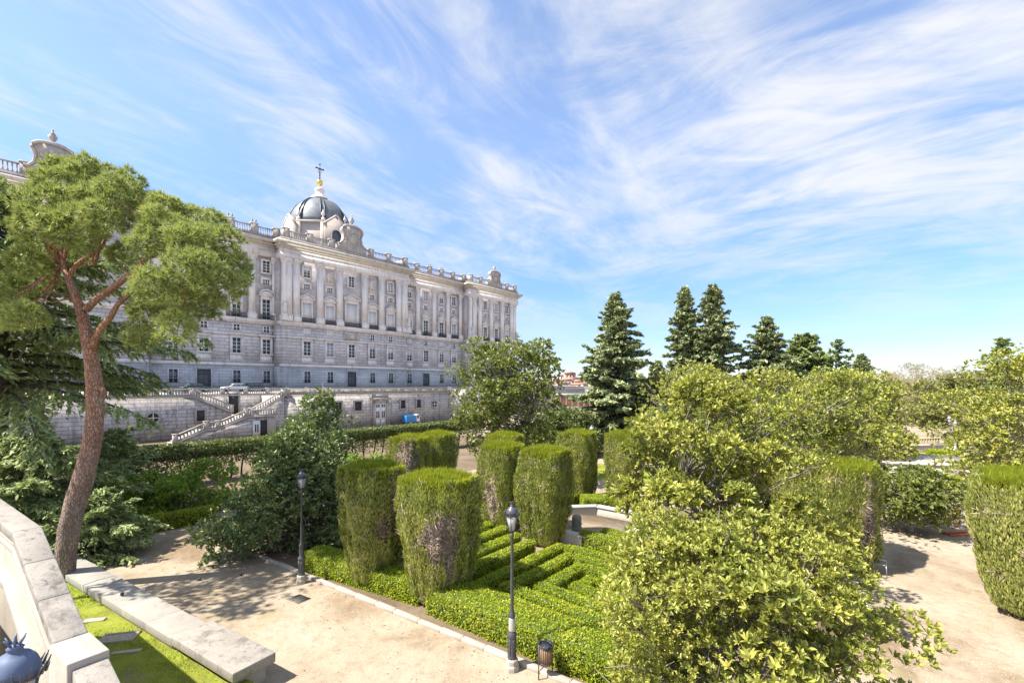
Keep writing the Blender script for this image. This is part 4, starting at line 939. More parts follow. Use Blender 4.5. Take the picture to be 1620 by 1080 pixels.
# ---------------------------------------------------------------- lamps
def lantern_parts(t, z0, s=1.0, cap='lampiron', n=6):
    """four to six sided tapering lantern under a domed cap; z0 = its foot"""
    o = Geo(); o.lathe([(.035*s, -.10*s), (.05*s, -.06*s), (.03*s, -.03*s), (.085*s, 0), (.095*s, .02*s)], (0, 0, z0), n)
    a = np.arange(n)*2*PI/n
    for q in a: o.tube([(.098*s*math.cos(q), .098*s*math.sin(q), z0 + .02*s), (.168*s*math.cos(q), .168*s*math.sin(q), z0 + .40*s)], .011*s, 4)
    o.lathe([(.165*s, .39*s), (.185*s, .40*s), (.19*s, .43*s), (.17*s, .44*s)], (0, 0, z0), n)
    for q in a:                                    # crown of little leaves round the rim
        c, si = math.cos(q + PI/n), math.sin(q + PI/n); r = .19*s
        for dd in (-.05, 0, .05):
            p = np.array([r*c - dd*s*si, r*si + dd*s*c, z0 + .42*s]); o.tube([p, p + np.array([.03*s*c - dd*.5*s*si, .03*s*si + dd*.5*s*c, (.08 if dd else .11)*s])], [.012*s, .004*s], 4)
        c, si = math.cos(q), math.sin(q); o.tube([(r*c, r*si, z0 + .42*s), (r*1.22*c, r*1.22*si, z0 + .53*s)], [.014*s, .006*s], 4)
    o.build('lantern_frame', MT['lampiron'], t)
    Geo().lathe([(.088*s, .02*s), (.158*s, .395*s)], (0, 0, z0), n).build('lantern_glass', MT['lampglass'], t)
    c = Geo(); c.lathe([(.17*s, .43*s), (.165*s, .49*s), (.14*s, .56*s), (.10*s, .61*s), (.055*s, .635*s), (.05*s, .66*s), (.06*s, .67*s), (.03*s, .70*s)], (0, 0, z0), 20)
    for q in np.arange(6)*PI/3: c.tube([(.03*s*math.cos(q), .03*s*math.sin(q), z0 + .69*s), (.075*s*math.cos(q), .075*s*math.sin(q), z0 + .76*s)], [.012*s, .005*s], 4)
    c.tube([(0, 0, z0 + .69*s), (0, 0, z0 + .77*s)], [.02*s, .008*s], 5)
    c.build('lamp_cap', MT[cap], t, True)
def street_lamp(name, label, px, py, H, grp, lean=0):
    x, y = G0(px, py); t = thing(name, label, 'street lamp', (x, y, 0), .3, grp)
    s = H/4.32
    bevel(Geo().lathe([(.20, -.05), (.20, .12), (.17, .16), (.175, .27), (.14, .31)], (0, 0, 0), 8).build('stone_base', MT['render_white'], t), .012)
    g = Geo(); g.lathe([(.125, .29), (.125, .36), (.11, .40), (.115, .86), (.135, .90), (.13, .96), (.10, 1.0), (.085, 1.05), (.082, 1.38), (.10, 1.43), (.07, 1.50), (.05, 1.56), (.047, 1.75), (.038, 3.35*s), (.036, 3.48*s), (.055, 3.50*s), (.05, 3.55*s), (.03, 3.60*s)], (0, 0, 0), 16)
    for q in np.arange(8)*PI/4: g.tube([(.113*math.cos(q), .113*math.sin(q), .42), (.113*math.cos(q), .113*math.sin(q), .84)], .012, 4)
    g.build('post', MT['lampiron'], t, True)
    lantern_parts(t, 3.66*s, 1.0*s)
    return t
l1 = street_lamp('street_lamp', 'tall grey lamp post beside the litter bin, the nearer of two on the kerb', 810, 1058, 4.36, 'lamp posts along the garden kerb')
g = Geo(); g.lathe([(.086, 1.02), (.09, 1.06), (.088, 1.36), (.084, 1.38)], (0, 0, 0), 14); g.build('notice_sleeve', MT['galv'], l1)
street_lamp('street_lamp', 'grey lamp post in front of the dark magnolia, the farther of two on the kerb', 477, 921, 4.25, 'lamp posts along the garden kerb')
def stair_lamp():
    Y = 5.1; x = X_at(24, Y); t = thing('stair_lamp', 'blue grey lantern cap with spiky crown in the bottom left corner beside the stairs', 'street lamp', (x, Y, 0), .2)
    zt = Z_at(1052, Y) - .56*1.15
    g = Geo(); g.lathe([(.12, 0), (.12, .5), (.08, .7), (.05, 1.0), (.045, zt - .1)], (0, 0, 0), 14); g.build('post', MT['lampiron'], t, True)
    lantern_parts(t, zt, 1.25, 'lampcap')
stair_lamp()
def back_lamp(px, py, H, lab):
    Y = 5700/(py - HOR); x = X_at(px, Y); t = thing('garden_lamp', lab, 'street lamp', (x, Y, 0), 0, 'pale lamp posts on the far terrace')
    Geo().lathe([(.22, 0), (.22, .5), (.13, .6), (.12, .9), (.075, 1.1), (.065, H - .6), (.1, H - .55), (.06, H - .5)], (0, 0, 0), 10).build('post', MT['galv'], t)
    lantern_parts(t, H - .5, 1.2, 'galv')
for px, py, H, lab in ((1502, 713, 3.6, 'pale lamp post at the left end of the far clipped hedge'), (1511, 716, 3.2, 'pale lamp post second from left before the far clipped hedge'), (1535, 715, 3.0, 'pale lamp post rightmost before the far clipped hedge')): back_lamp(px, py, H, lab)
back_lamp(936, 735, 3.3, 'pale lamp top rising behind the clipped cypress near the tall fir')
def bin_():
    x, y = G0(863, 1071); t = thing('litter_bin', 'round brown slatted litter bin with dark bag standing by the kerb', 'litter bin', (x, y, 0), .5)
    g = Geo()
    for i in range(22): q = i*2*PI/22; c, s = math.cos(q), math.sin(q); g.obox((.165*c + 0, .165*s, .60), (.018*-s, .018*c, 0), (.008*c, .008*s, 0), (.012*c, .012*s, .235))
    g.build('slats', MT['binwood'], t)
    Geo().lathe([(.14, .36), (.155, .84)], (0, 0, 0), 18).build('liner', MT['binbag'], t)
    a = np.linspace(0, 2*PI, 25)
    for r, z in ((.187, .82), (.172, .42)): Geo().tube([(r*math.cos(q), r*math.sin(q), z) for q in a], .012, 5).build('hoop', MT['iron'], t)
    rg = np.random.RandomState(3); g = Geo(); g.tube([((.185 + .02*math.sin(5*q))*math.cos(q), (.185 + .02*math.sin(5*q))*math.sin(q), .855 + .025*math.sin(7*q)) for q in a], .028, 6, 0, .4, 2); g.build('bag_rim', MT['binbag'], t)
    for sx in (-1, 1): Geo().tube([(sx*.21, 0, 0), (sx*.21, 0, .86)], .017, 6).build('leg', MT['lampiron'], t); 
bin_()
# ground plates and bits lying on the path
def plates():
    x, y = G0(205, 889); t = bevel(Geo().box(-.55, .55, -.28, .28, 0, .05).build('cover_slab', MT['plate'], loc=(x, y, 0), rz=.35), .01); tag(t, 'grey rectangular cover slab lying on the sandy path', 'cover slab')
    x, y = G0(473, 947); t = Geo().box(-.33, .33, -.25, .25, -.03, .012).build('drain_frame', MT['grate'], loc=(x, y, 0), rz=-.55)
    g = Geo(); 
    for i in range(9): g.box(-.29 + i*.07, -.265 + i*.07, -.21, .21, .0122, .02)
    g.build('bars', MT['iron'], t); t.name = 'drain_grate'; tag(t, 'rusty square drain grate in the path before the kerb', 'drain grate')
    rr = np.random.RandomState(9); P = []; 
    for _ in range(330):
        q = abs(rr.normal(0, 1.3)); w = np.array(K0) + kd*rr.uniform(-5, 14) - kperp*(.2 + q); P.append((w[0], w[1], .012))
    for _ in range(70):
        x, y = G0(rr.uniform(1380, 1620), rr.uniform(860, 1079)); P.append((x, y, .012))
    P = np.array(P); D = np.column_stack([rr.normal(0, 1, (len(P), 2)), rr.uniform(0, .3, len(P))]); Nn = np.column_stack([rr.normal(0, .3, (len(P), 2)), np.ones(len(P))])
    o = Geo().leaves(P, D, Nn, rr.uniform(.03, .09, len(P)), rr.uniform(.02, .04, len(P))).build('fallen_leaves', MT['cypressdead'], recalc=False); tag(o, 'scattered dry leaves and twigs on the sandy paths', 'leaf litter', kind='stuff')
    g = Geo(); g.lathe([(.01, 0), (.05, .03), (.06, .06), (.045, .1), (.01, .14)], (0, 0, 0), 8)
    for px, py, z, lab in ((192, 943, .62, 'single pine cone lying on the low wall coping'), (315, 917, 0, 'pine cone on the path farthest from the kerb'), (383, 909, 0, 'pine cone on the sunlit path near the dark magnolia')):
        x, y = G0(px, py, z); o = g.build('pine_cone', MT['barkdark'], loc=(x, y, z + .05)); o.rotation_euler = (1.4, 0, px); tag(o, lab, 'pine cone', 'fallen pine cones')
plates()
# ---------------------------------------------------------------- fountain basin
def fountain():
    cx, cy = 5.3, 27.0
    c = np.array(G0(935, 838)); t = thing('fountain_basin', 'dry pale stone fountain basin with small dark bollard spout', 'fountain', (float(c[0]), float(c[1]) , 0), ROT)
    g = Geo(); a = [(-2.6, -1.1), (-1.1, -2.6), (1.1, -2.6), (2.6, -1.1), (2.6, 1.1), (1.1, 2.6), (-1.1, 2.6), (-2.6, 1.1)]
    for i in range(8):
        p = np.array(a[i]); q = np.array(a[(i + 1) % 8]); d = q - p; L = np.linalg.norm(d); dn = d/L; nn = np.array([-dn[1], dn[0]])
        m = (p + q)/2; g.obox((m[0], m[1], .26), (*(d/2), 0), (*(nn*.16), 0), (0, 0, .26)); g.obox((m[0], m[1], .56), (*(d/2*1.04), 0), (*(nn*.23), 0), (0, 0, .045))
    bevel(g.build('basin_wall', MT['basin'], t), .02)
    g = Geo(); g.prism([(x*.97, y*.97) for x, y in a], (0, 0, .02), (1, 0, 0), (0, 1, 0), (0, 0, 1), (0, 0, .06)); g.build('basin_floor', MT['sand'], t)
    g = Geo(); g.lathe([(.26, .08), (.26, .5), (.22, .55), (.24, .62), (.24, .95), (.2, 1.05), (.1, 1.1)], (-1.4, 0, 0), 14); g.build('spout_bollard', MT['coping'], t, True)
fountain()
# ---------------------------------------------------------------- right-hand path: chairs, barriers; far terrace
def chair(px, py, rz, lab):
    x, y = G0(px, py); t = thing('garden_chair', lab, 'chair', (x, y, 0), rz, 'metal garden chairs by the path')
    for sx in (-.22, .22):
        Geo().tube([(sx, -.22, 0), (sx, -.2, .44)], .016, 6).build('leg', MT['steel'], t); Geo().tube([(sx, .25, 0), (sx, .2, .44), (sx, .26, .88)], .016, 6).build('leg', MT['steel'], t)
        Geo().tube([(sx*1.15, -.2, .44), (sx*1.2, -.2, .66), (sx*1.2, .22, .68)], .013, 5).build('armrest', MT['steel'], t)
    g = Geo()
    for i in range(7): g.box(-.22, .22, -.22 + i*.065, -.175 + i*.065, .43, .45)
    g.build('seat', MT['steel'], t)
    g = Geo()
    for i in range(5): g.obox((0, .215 + i*.012, .56 + i*.075), (.21, 0, 0), (0, .006, 0), (0, 0, .026))
    g.tube([(-.22, .26, .88), (.22, .26, .88)], .016, 6); g.build('backrest', MT['steel'], t)
chair(1392, 908, .9, 'steel garden chair in the shade under the bushy cypress by the right path')
chair(1384, 998, 1.2, 'steel garden chair half hidden by the near magnolia leaves')
def barrier(px, py, rz, lab, fallen=False):
    x, y = G0(px, py); t = thing('safety_barrier', lab, 'barrier', (x, y, 0), rz, 'orange barriers at the end of the right path')
    g = Geo()
    if fallen:
        for dy in (-.2, .2): g.box(-.7, .7, dy - .04, dy + .04, .02, .09)
        for i in range(7): g.box(-.64 + i*.2, -.57 + i*.2, -.18, .18, .04, .085)
        g.build('panel', MT['orange'], t); return
    g.box(-.19, .19, -.03, .03, .5, 1.0); g.box(-.17, .17, -.04, .04, .16, .26); g.build('panel', MT['orange'], t)
    for sx in (-.22, .22): Geo().box(sx - .04, sx + .04, -.25, .25, 0, .06).box(sx - .025, sx + .025, -.025, .025, .06, 1.1).build('leg', MT['galv'], t)
barrier(1493, 832, .1, 'small upright orange barrier left of the other orange one'); barrier(1512, 834, -.15, 'small upright orange barrier nearest the big right cypress'); barrier(1516, 845, .1, 'flat orange barrier lying on the sand', True)
def far_terrace():
    # pale pool wall, clipped hedges are made later; a railing and steps
    d = 46.0
    p = np.array(G0(1432, 757)); q = np.array(G0(1560, 764)); v = q - p; L = float(np.linalg.norm(v)); ang = math.atan2(v[1], v[0])
    t = thing('pool_wall', 'wide pale stone pool wall beyond the magnolias at the right', 'pool wall', (float(p[0]), float(p[1]), 0), ang)
    Geo().box(-1, L + 2, 0, .4, 0, 1.15).build('wall', MT['basin'], t); Geo().box(-1.1, L + 2.1, -.1, .5, 1.15, 1.3).build('coping', MT['basin'], t)
    g = Geo(); 
    for i in range(3): g.box(2 + i*2.6, 3.6 + i*2.6, -.04, .02, .2, .95)
    g.build('panel', MT['basin'], t)
    Geo().box(-1, L + 2, .41, 7.0, 1.0, 1.12).build('deck', MT['paving'], t)
    x, y = G0(1455, 708); t = thing('timber_railing', 'pale yellow timber railing on the far terrace', 'railing', (x, y, 0), .15)
    for i in range(15): Geo().box(-2.6 + i*.37, -2.5 + i*.37, -.05, .05, 0, 1.0).build('post', MT['palewood'], t)
    Geo().box(-2.75, 2.75, -.07, .07, 1.0, 1.1).build('handrail', MT['palewood'], t)
    x, y = G0(1462, 716); t = thing('planter_wall', 'low reddish grey wall in front of the timber railing', 'low wall', (x, y, 0), .1)
    Geo().box(-3.6, 3.0, 0, .4, 0, .75).build('wall', MT['cream'], t); Geo().box(-3.7, 3.1, -.08, .48, .75, .9).build('coping', MT['basin'], t)
far_terrace()
# ---------------------------------------------------------------- clipped hedges
def hedge_geo(L, w, h, rg, dens=950, ls=.047, mat=0, core=1, jit=.018, lump=.022):
    """one straight clipped hedge along x from 0 to L"""
    g = Geo(); g.box(.04, L - .04, -w/2 + .06, w/2 - .06, 0, h - .06, core)
    A = [L*w, L*h, L*h, w*h, w*h]; N = [int(a*dens) for a in A]
    P = []; NN = []
    for k, n in enumerate(N):
        u, v = rg.uniform(0, 1, n), rg.uniform(0, 1, n)
        if k == 0: p = np.column_stack([u*L, (v - .5)*w, np.full(n, h)]); nn = (0, 0, 1)
        elif k < 3: s = -1 if k == 1 else 1; p = np.column_stack([u*L, np.full(n, s*w/2), v*h]); nn = (0, s, 0)
        else: s = 0 if k == 3 else 1; p = np.column_stack([np.full(n, s*L), (u - .5)*w, v*h]); nn = (2*s - 1, 0, 0)
        P.append(p); NN.append(np.tile(np.array(nn, float), (n, 1)))
    P = np.vstack(P); NN = np.vstack(NN); n = len(P)
    # rounded shoulders, lumps and stray shoots
    top = P[:, 2] > h*.98
    e = np.abs(P[:, 1])/(w/2); P[:, 2] -= np.where(top, .10*e**3, 0); NN[top, 1] += (np.sign(P[:, 1])*e**2)[top]*.9; NN = _n(NN)
    q = np.clip((P[:, 2] - (h - .12))/.12, 0, 1)*~top; P[:, 1] *= 1 - .14*q**2
    b = lump*(np.sin(P[:, 0]*5.1 + 2*P[:, 2]*3) + np.sin(P[:, 0]*11.3 + 7*P[:, 1]) + np.sin(P[:, 1]*9 + P[:, 2]*8 + P[:, 0]*2.2))/3
    P += NN*(b + rg.normal(0, jit, n))[:, None]
    P[:, 2] = np.maximum(P[:, 2], .02)
    D = NN*rg.uniform(.2, 1, (n, 1)) + rg.normal(0, .55, (n, 3)) + np.array([0, 0, .35])
    F = NN + rg.normal(0, .38, (n, 3)) + np.array([0, 0, .15]); s = rg.uniform(.7, 1.3, n)
    g.quads(P, D, F, ls*1.25*s, ls*.8*s, mat)
    return g
HRG = np.random.RandomState(12)
nh = [0]
def hedge(p0, p1, w, h, label, grp='clipped box hedges of the parterre', name='box_hedge', mats=None, z=0, **k):
    p0 = np.array(p0, float); p1 = np.array(p1, float); L = float(np.linalg.norm(p1 - p0)); ang = math.atan2(p1[1] - p0[1], p1[0] - p0[0])
    o = hedge_geo(L, w, h, HRG, **k).build(name, mats or [MT['box'], MT['boxcore']], loc=(p0[0], p0[1], z), rz=ang, recalc=False)
    return tag(o, label, 'hedge', grp)
def AB(a, b): return ES*a + EN*b
# border hedges along the kerb
kp = kperp
def KP(px, py, off): return np.array(G0(px, py)) + kp*off
bb = lambda px, py: G0(px, py, .8)
hedge(KP(468, 905, .75), KP(652, 962, .75), 1.15, .78, 'thick border hedge along the kerb under the two nearest cypresses, beside the farther lamp')
hedge(KP(668, 975, .85), KP(905, 1083, .8) + kd*3.5, 1.3, .84, 'long thick border hedge along the kerb behind the nearer lamp and the bin')
hedge(KP(490, 880, 1.9), KP(560, 905, 2.0), .6, .6, 'short shaded hedge row behind the farther lamp left of the cypresses')
# nested right-angled rows
c0, cb = 11.75, -11.75
ring_lab = ['outermost', 'second', 'third', 'fourth']
for i in range(4):
    a0 = c0 + .15 + i*.76; b0 = cb + .15 + i*.95; a1 = 17.4 - i*.75; b1 = -3.0 - i*.5
    hedge(AB(a0 + .22, b0), AB(a1, b0), .44, .62, f'{ring_lab[i]} of the nested rows running from the front hedge to the fountain'); 
    hedge(AB(a0, b0 - .25), AB(a0, b1), .46, .62, f'{ring_lab[i]} of the nested rows parallel to the long front border hedge')
    hedge(AB(a1, b0 + .26), AB(a1, b0 + 3.2 - i*.3),   .44, .62, f'{ring_lab[i]} of the nested rows closing the square in front of the fountain')
hedge(AB(12.1, -12.75), AB(16.7, -12.7), .5, .72, 'row leaving the nearest cypress just left of the nested rows')
hedge(AB(13.1, -13.75), AB(17.0, -13.7), .5, .76, 'tall dark sided row between the nearest cypress and the middle cypress pair')
for i in range(6):
    hedge(AB(14.0 + i*.15, -15.0 - i*1.05), AB(17.6 + i*.5, -15.0 - i*1.05), .5, .68, ['first', 'second', 'third', 'fourth', 'fifth', 'farthest'][i] + ' row of the left parterre seen between the nearest and the middle cypresses', lump=.03)
for i, (a, b, c, d) in enumerate(((19.2, -11.6, 19.2, -8.2), (20.1, -11.0, 20.1, -8.5))): hedge(AB(a, b), AB(c, d), .6, .75, ['dark clipped block in front of the fountain rim', 'low row right before the fountain rim'][i])
hedge(G0(920, 806), G0(968, 806), 1.4, .85, 'short square clipped block behind the fountain')
hedge(G0(880, 803), G0(905, 796), .9, .7, 'small clipped hedge at the foot of the cypress behind the fountain')
hedge(G0(1010, 880), G0(1130, 905), .5, .7, 'row glimpsed through the near magnolia branches')
hedge(G0(1130, 835), G0(1230, 850), .8, .75, 'bright row glimpsed between the near magnolia and the bushy cypress')
hedge(G0(1165, 822), G0(1240, 830), .6, .7, 'narrow bright row behind the near magnolia trunk')
# far hedges at the right
hedge(G0(1425, 733), G0(1590, 742), 1.1, 1.0, 'yellow green clipped hedge above the pale pool wall', 'clipped hedges of the far terrace', dens=300, ls=.09)
hedge(G0(1468, 724), G0(1520, 727), 1.6, .9, 'second clipped hedge just behind the pool wall hedge', 'clipped hedges of the far terrace', dens=300, ls=.09)
hedge(G0(1500, 714), G0(1600, 717), 1.6, 1.7, 'tall bright clipped hedge behind the pale lamp posts', 'clipped hedges of the far terrace', dens=260, ls=.1)
hedge(G0(1428, 768), G0(1600, 778), 1.0, .9, 'clipped hedge at the foot of the pale pool wall', 'clipped hedges of the far terrace', dens=300, ls=.09)
hedge(G0(225, 842), G0(338, 822), .9, .8, 'low dark clipped hedge along the far end of the sandy path', 'low hedges at the path end', dens=420, ls=.075)
# the tall hedge on trunks in front of the terrace wall
def tall_hedge():
    s0, s1 = S_at(150, 42)[0], S_at(760, 42)[0]; L = s1 - s0; seg = 3
    t = thing('tall_hedge', 'long tall dark hedge with bare trunks below, in front of the terrace wall', 'hedge', Wd(s0, 42), ROT)
    rg = np.random.RandomState(4); h0, h1, w = .7, 3.0, 1.7
    g = Geo(); N = 46000
    face = rg.choice(3, N, p=[.42, .42, .16]); u = rg.uniform(0, L, N)
    z = np.where(face == 0, h1, h0 + (h1 - h0)*rg.uniform(0, 1, N)**.75); y = np.where(face == 0, rg.uniform(-w/2, w/2, N), np.where(face == 1, -w/2, w/2))
    low = np.clip((2.0 - z)/1.0, 0, 1); keep = rg.uniform(0, 1, N) > low*(.55 + .45*np.sin(u*2.3)*np.sin(u*.7 + z*2)); 
    P = np.column_stack([u, y, z])[keep]; face = face[keep]; n = len(P)
    NN = np.zeros((n, 3)); NN[face == 0, 2] = 1; NN[face == 1, 1] = -1; NN[face == 2, 1] = 1
    b = .12*(np.sin(P[:, 0]*1.9 + P[:, 2]*2) + np.sin(P[:, 0]*4.3) + np.sin(P[:, 2]*4 + P[:, 0]*2.7))/2
    P += NN*(b*(face != 0) + .3*b*(face == 0) + rg.normal(0, .07, n))[:, None]
    inner = (face != 0) & (rg.uniform(0, 1, n) < .3); P[inner, 1] *= rg.uniform(.2, 1, inner.sum())
    D = NN*.5 + rg.normal(0, .6, (n, 3)) + np.array([0, 0, .2]); s = rg.uniform(.7, 1.3, n)
    g.quads(P, D, NN + rg.normal(0, .5, (n, 3)), .17*s, .11*s, 0)
    g.box(.2, L - .2, -w/2 + .3, w/2 - .3, 1.95, h1 - .18, 1)
    g.build('crown', [MT['hedge'], MT['boxcore']], t, recalc=False)
    for i in range(34):
        x = (i + .5)*L/34 + rg.uniform(-.25, .25); Geo().tube([(x, rg.uniform(-.4, .1), 0), (x + rg.uniform(-.1, .1), -.2, .8), (x + rg.uniform(-.25, .25), -.2, 1.9)], [.085, .07, .05], 5).build('trunk', MT['barkdark'], t)
tall_hedge()

# ---------------------------------------------------------------- clipped cypresses
def topiary_mesh(seed, R=1.3, H=4.5, dead=(), n=17000, square=0.0, bottom=.62, flat=.05):
    rg = np.random.RandomState(seed); g = Geo()
    def prof(t): return R*(bottom + (1 - bottom)*np.clip(t/.62, 0, 1)**.75 - .15*np.clip((t - .70)/.30, 0, 1)**2 - .22*np.clip((.08 - t)/.08, 0, 1))
    ph = rg.uniform(0, 6.28, 6)
    def rad(th, t):
        r = prof(t)*(1 + .055*np.sin(3*th + ph[0] + t*3) + .04*np.sin(2*th + 7*t + ph[3]) + .035*np.sin(5*th + ph[1] - 3*t) + .03*np.sin(9*th + 11*t + ph[2]) + .02*np.sin(17*th - 9*t + ph[3]))
        if square: c = np.maximum(np.abs(np.cos(th)), np.abs(np.sin(th))); r = r*((1 - square) + square*1.0/np.maximum(c, .78)*.93)
        return r
    th0 = np.arange(20)*2*PI/20; ts = np.linspace(0, 1, 12)
    V = np.vstack([np.column_stack([rad(th0, t)*.87*np.cos(th0), rad(th0, t)*.87*np.sin(th0), np.full(20, t*(H - .12))]) for t in ts])
    i = np.arange(20); j = (i + 1) % 20
    g.add(V, [np.vstack([np.stack([q*20 + i, q*20 + j, (q+1)*20 + j, (q+1)*20 + i], 1) for q in range(11)]), (np.arange(20) + 220)[None]], 3)
    # side sprigs
    n = int(n*1.7); th = rg.uniform(0, 2*PI, n); t = rg.uniform(0, 1, n); r = rad(th, t); out = np.column_stack([np.cos(th), np.sin(th), np.zeros(n)])
    clump = np.sin(7*th + 9*t*H/2 + ph[4]) * np.sin(5*th - 13*t + ph[5])
    depth = rg.uniform(-.12, .05, n) + .05*clump
    isd = np.zeros(n, bool); 
    for a0, t0, wa, wt in dead:
        q = (np.angle(np.exp(1j*(th - a0)))/wa)**2 + ((t - t0)/wt)**2 + .55*np.sin(6*th + 17*t)*np.sin(11*th - 8*t) + rg.normal(0, .22, n); isd |= q < 1; depth -= .13*np.clip(1.25 - q, 0, 1)
    isd |= (np.sin(4*th + 6*t + ph[1])*np.sin(7*t*3 - 3*th + ph[2]) + rg.normal(0, .3, n)) > 1.05
    P = out*(r + depth)[:, None]; P[:, 2] = t*H*(1 - .0) 
    tang = np.column_stack([-np.sin(th), np.cos(th), np.zeros(n)])
    D = out*rg.uniform(.1, .65, (n, 1)) + tang*rg.normal(0, .25, (n, 1)) + np.array([0, 0, 1.0])
    D[isd] = out[isd]*rg.uniform(.1, .8, (isd.sum(), 1)) + rg.normal(0, .75, (isd.sum(), 3))
    L = rg.uniform(.07, .21, n); W_ = rg.uniform(.026, .052, n); W_[isd] *= .5; L[isd] *= 1.7
    F = out + rg.normal(0, .45, (n, 3))
    tops = t + .035*np.sin(6*th + ph[2]) + rg.normal(0, .035, n) > .955
    for mask, m in ((~isd & ~tops, 0), (isd, 2), (~isd & tops, 1)): g.quads(P[mask], D[mask], F[mask], L[mask], W_[mask], m)
    # fresh shoots on the clipped top
    k = int(n*.2); th = rg.uniform(0, 2*PI, k); q = np.sqrt(rg.uniform(0, 1, k)); rr = rad(th, np.full(k, .985))*.98*q
    P = np.column_stack([rr*np.cos(th), rr*np.sin(th), H - .24*q**3.5 - .03 + .05*np.sin(3*th + ph[0])*q + .04*np.sin(7*rr*np.cos(th) + 5*rr*np.sin(th)) + rg.uniform(-.05, .02, k)])
    D = np.column_stack([rg.normal(0, .22, (k, 2)), np.ones(k)]); g.blades(P, D, rg.uniform(.08, .26, k)*(1 + .5*(rg.uniform(0, 1, k) > .9)), rg.uniform(.025, .05, k), rg, 1)
    return g.mesh('topiary_cypress', [MT['cypress'], MT['cypresstop'], MT['cypressdead'], MT['cypresscore']], recalc=False)
def face(px): return math.atan2(-1, -(px - 810)/750.0) - ROT     # bearing from a tree at column px back to the viewer
TOPI = [
    (0, topiary_mesh(1, 1.17, 4.5, ((face(590) + .35, .52, .22, .12), (face(590) + .7, .62, .1, .2)), 20000, .6, .60), 590, 18.2, 1.0, 1.0, 'left one of the two nearest clipped cypresses, green with a small bare hole'),
    (1, topiary_mesh(2, 1.32, 4.4, ((face(693) + .08, .58, .55, .17), (face(693) + .35, .40, .2, .14)), 26000, .5, .54), 693, 16.6, 1.0, 1.0, 'right one of the two nearest clipped cypresses with a big brown dead patch'),
    (2, topiary_mesh(3, 1.1, 4.5, ((face(650) - .2, .5, .8, .5),), square=.7), 649, 28.0, 1.0, 1.0, 'clipped cypress with grey brown dead front, left of the far pair by the tall hedge'),
    (3, topiary_mesh(4, 1.1, 4.5, (), square=.85), 692, 30.0, 1.0, 1.0, 'dark green clipped cypress right behind the dead fronted one'),
    (4, topiary_mesh(5, 1.15, 4.5, ((face(790) - .65, .42, .5, .22),), square=.8), 795, 24.4, 1.0, 1.0, 'left one of the middle cypress pair with brown patch on its left flank'),
    (5, topiary_mesh(6, 1.2, 4.5, (), 24000, .85, .58), 862, 22.6, 1.0, 1.0, 'right one of the middle cypress pair, wide and fully green'),
    (6, 4, 798, 28.3, 1.0, 1.02, 'clipped cypress top showing behind the left one of the middle pair'),
    (7, 3, 915, 30.8, 1.05, 1.0, 'slim clipped cypress standing behind the fountain'),
    (8, 0, 987, 30.0, 1.0, 1.0, 'yellowish clipped cypress half hidden at the left edge of the tall magnolia'),
    (9, topiary_mesh(7, 1.75, 4.4, ((face(1300) + .05, .12, .5, .16), (face(1300) + .75, .55, .16, .35)), 24000, .5, .8), 1306, 20.6, 1.15, .98, 'bushy dark cypress block with bare grey branches at its foot, left of the right path'),
    (10, topiary_mesh(8, 2.05, 4.6, (), 34000, .75, .66), 1662, 15.6, 1.0, 1.0, 'massive clipped cypress cut off by the right edge of the picture')]
tm = {}
for i, me, px, Y, sx, sz, lab in TOPI:
    if isinstance(me, int): me = tm[me]
    tm[i] = me; o = put('topiary_cypress', me, None, (X_at(px, Y), Y, 0), ROT + (0 if i < 6 or i > 8 else PI/2*i)); o.scale = (sx, sx, sz)
    tag(o, lab, 'clipped cypress', 'clipped cypresses')

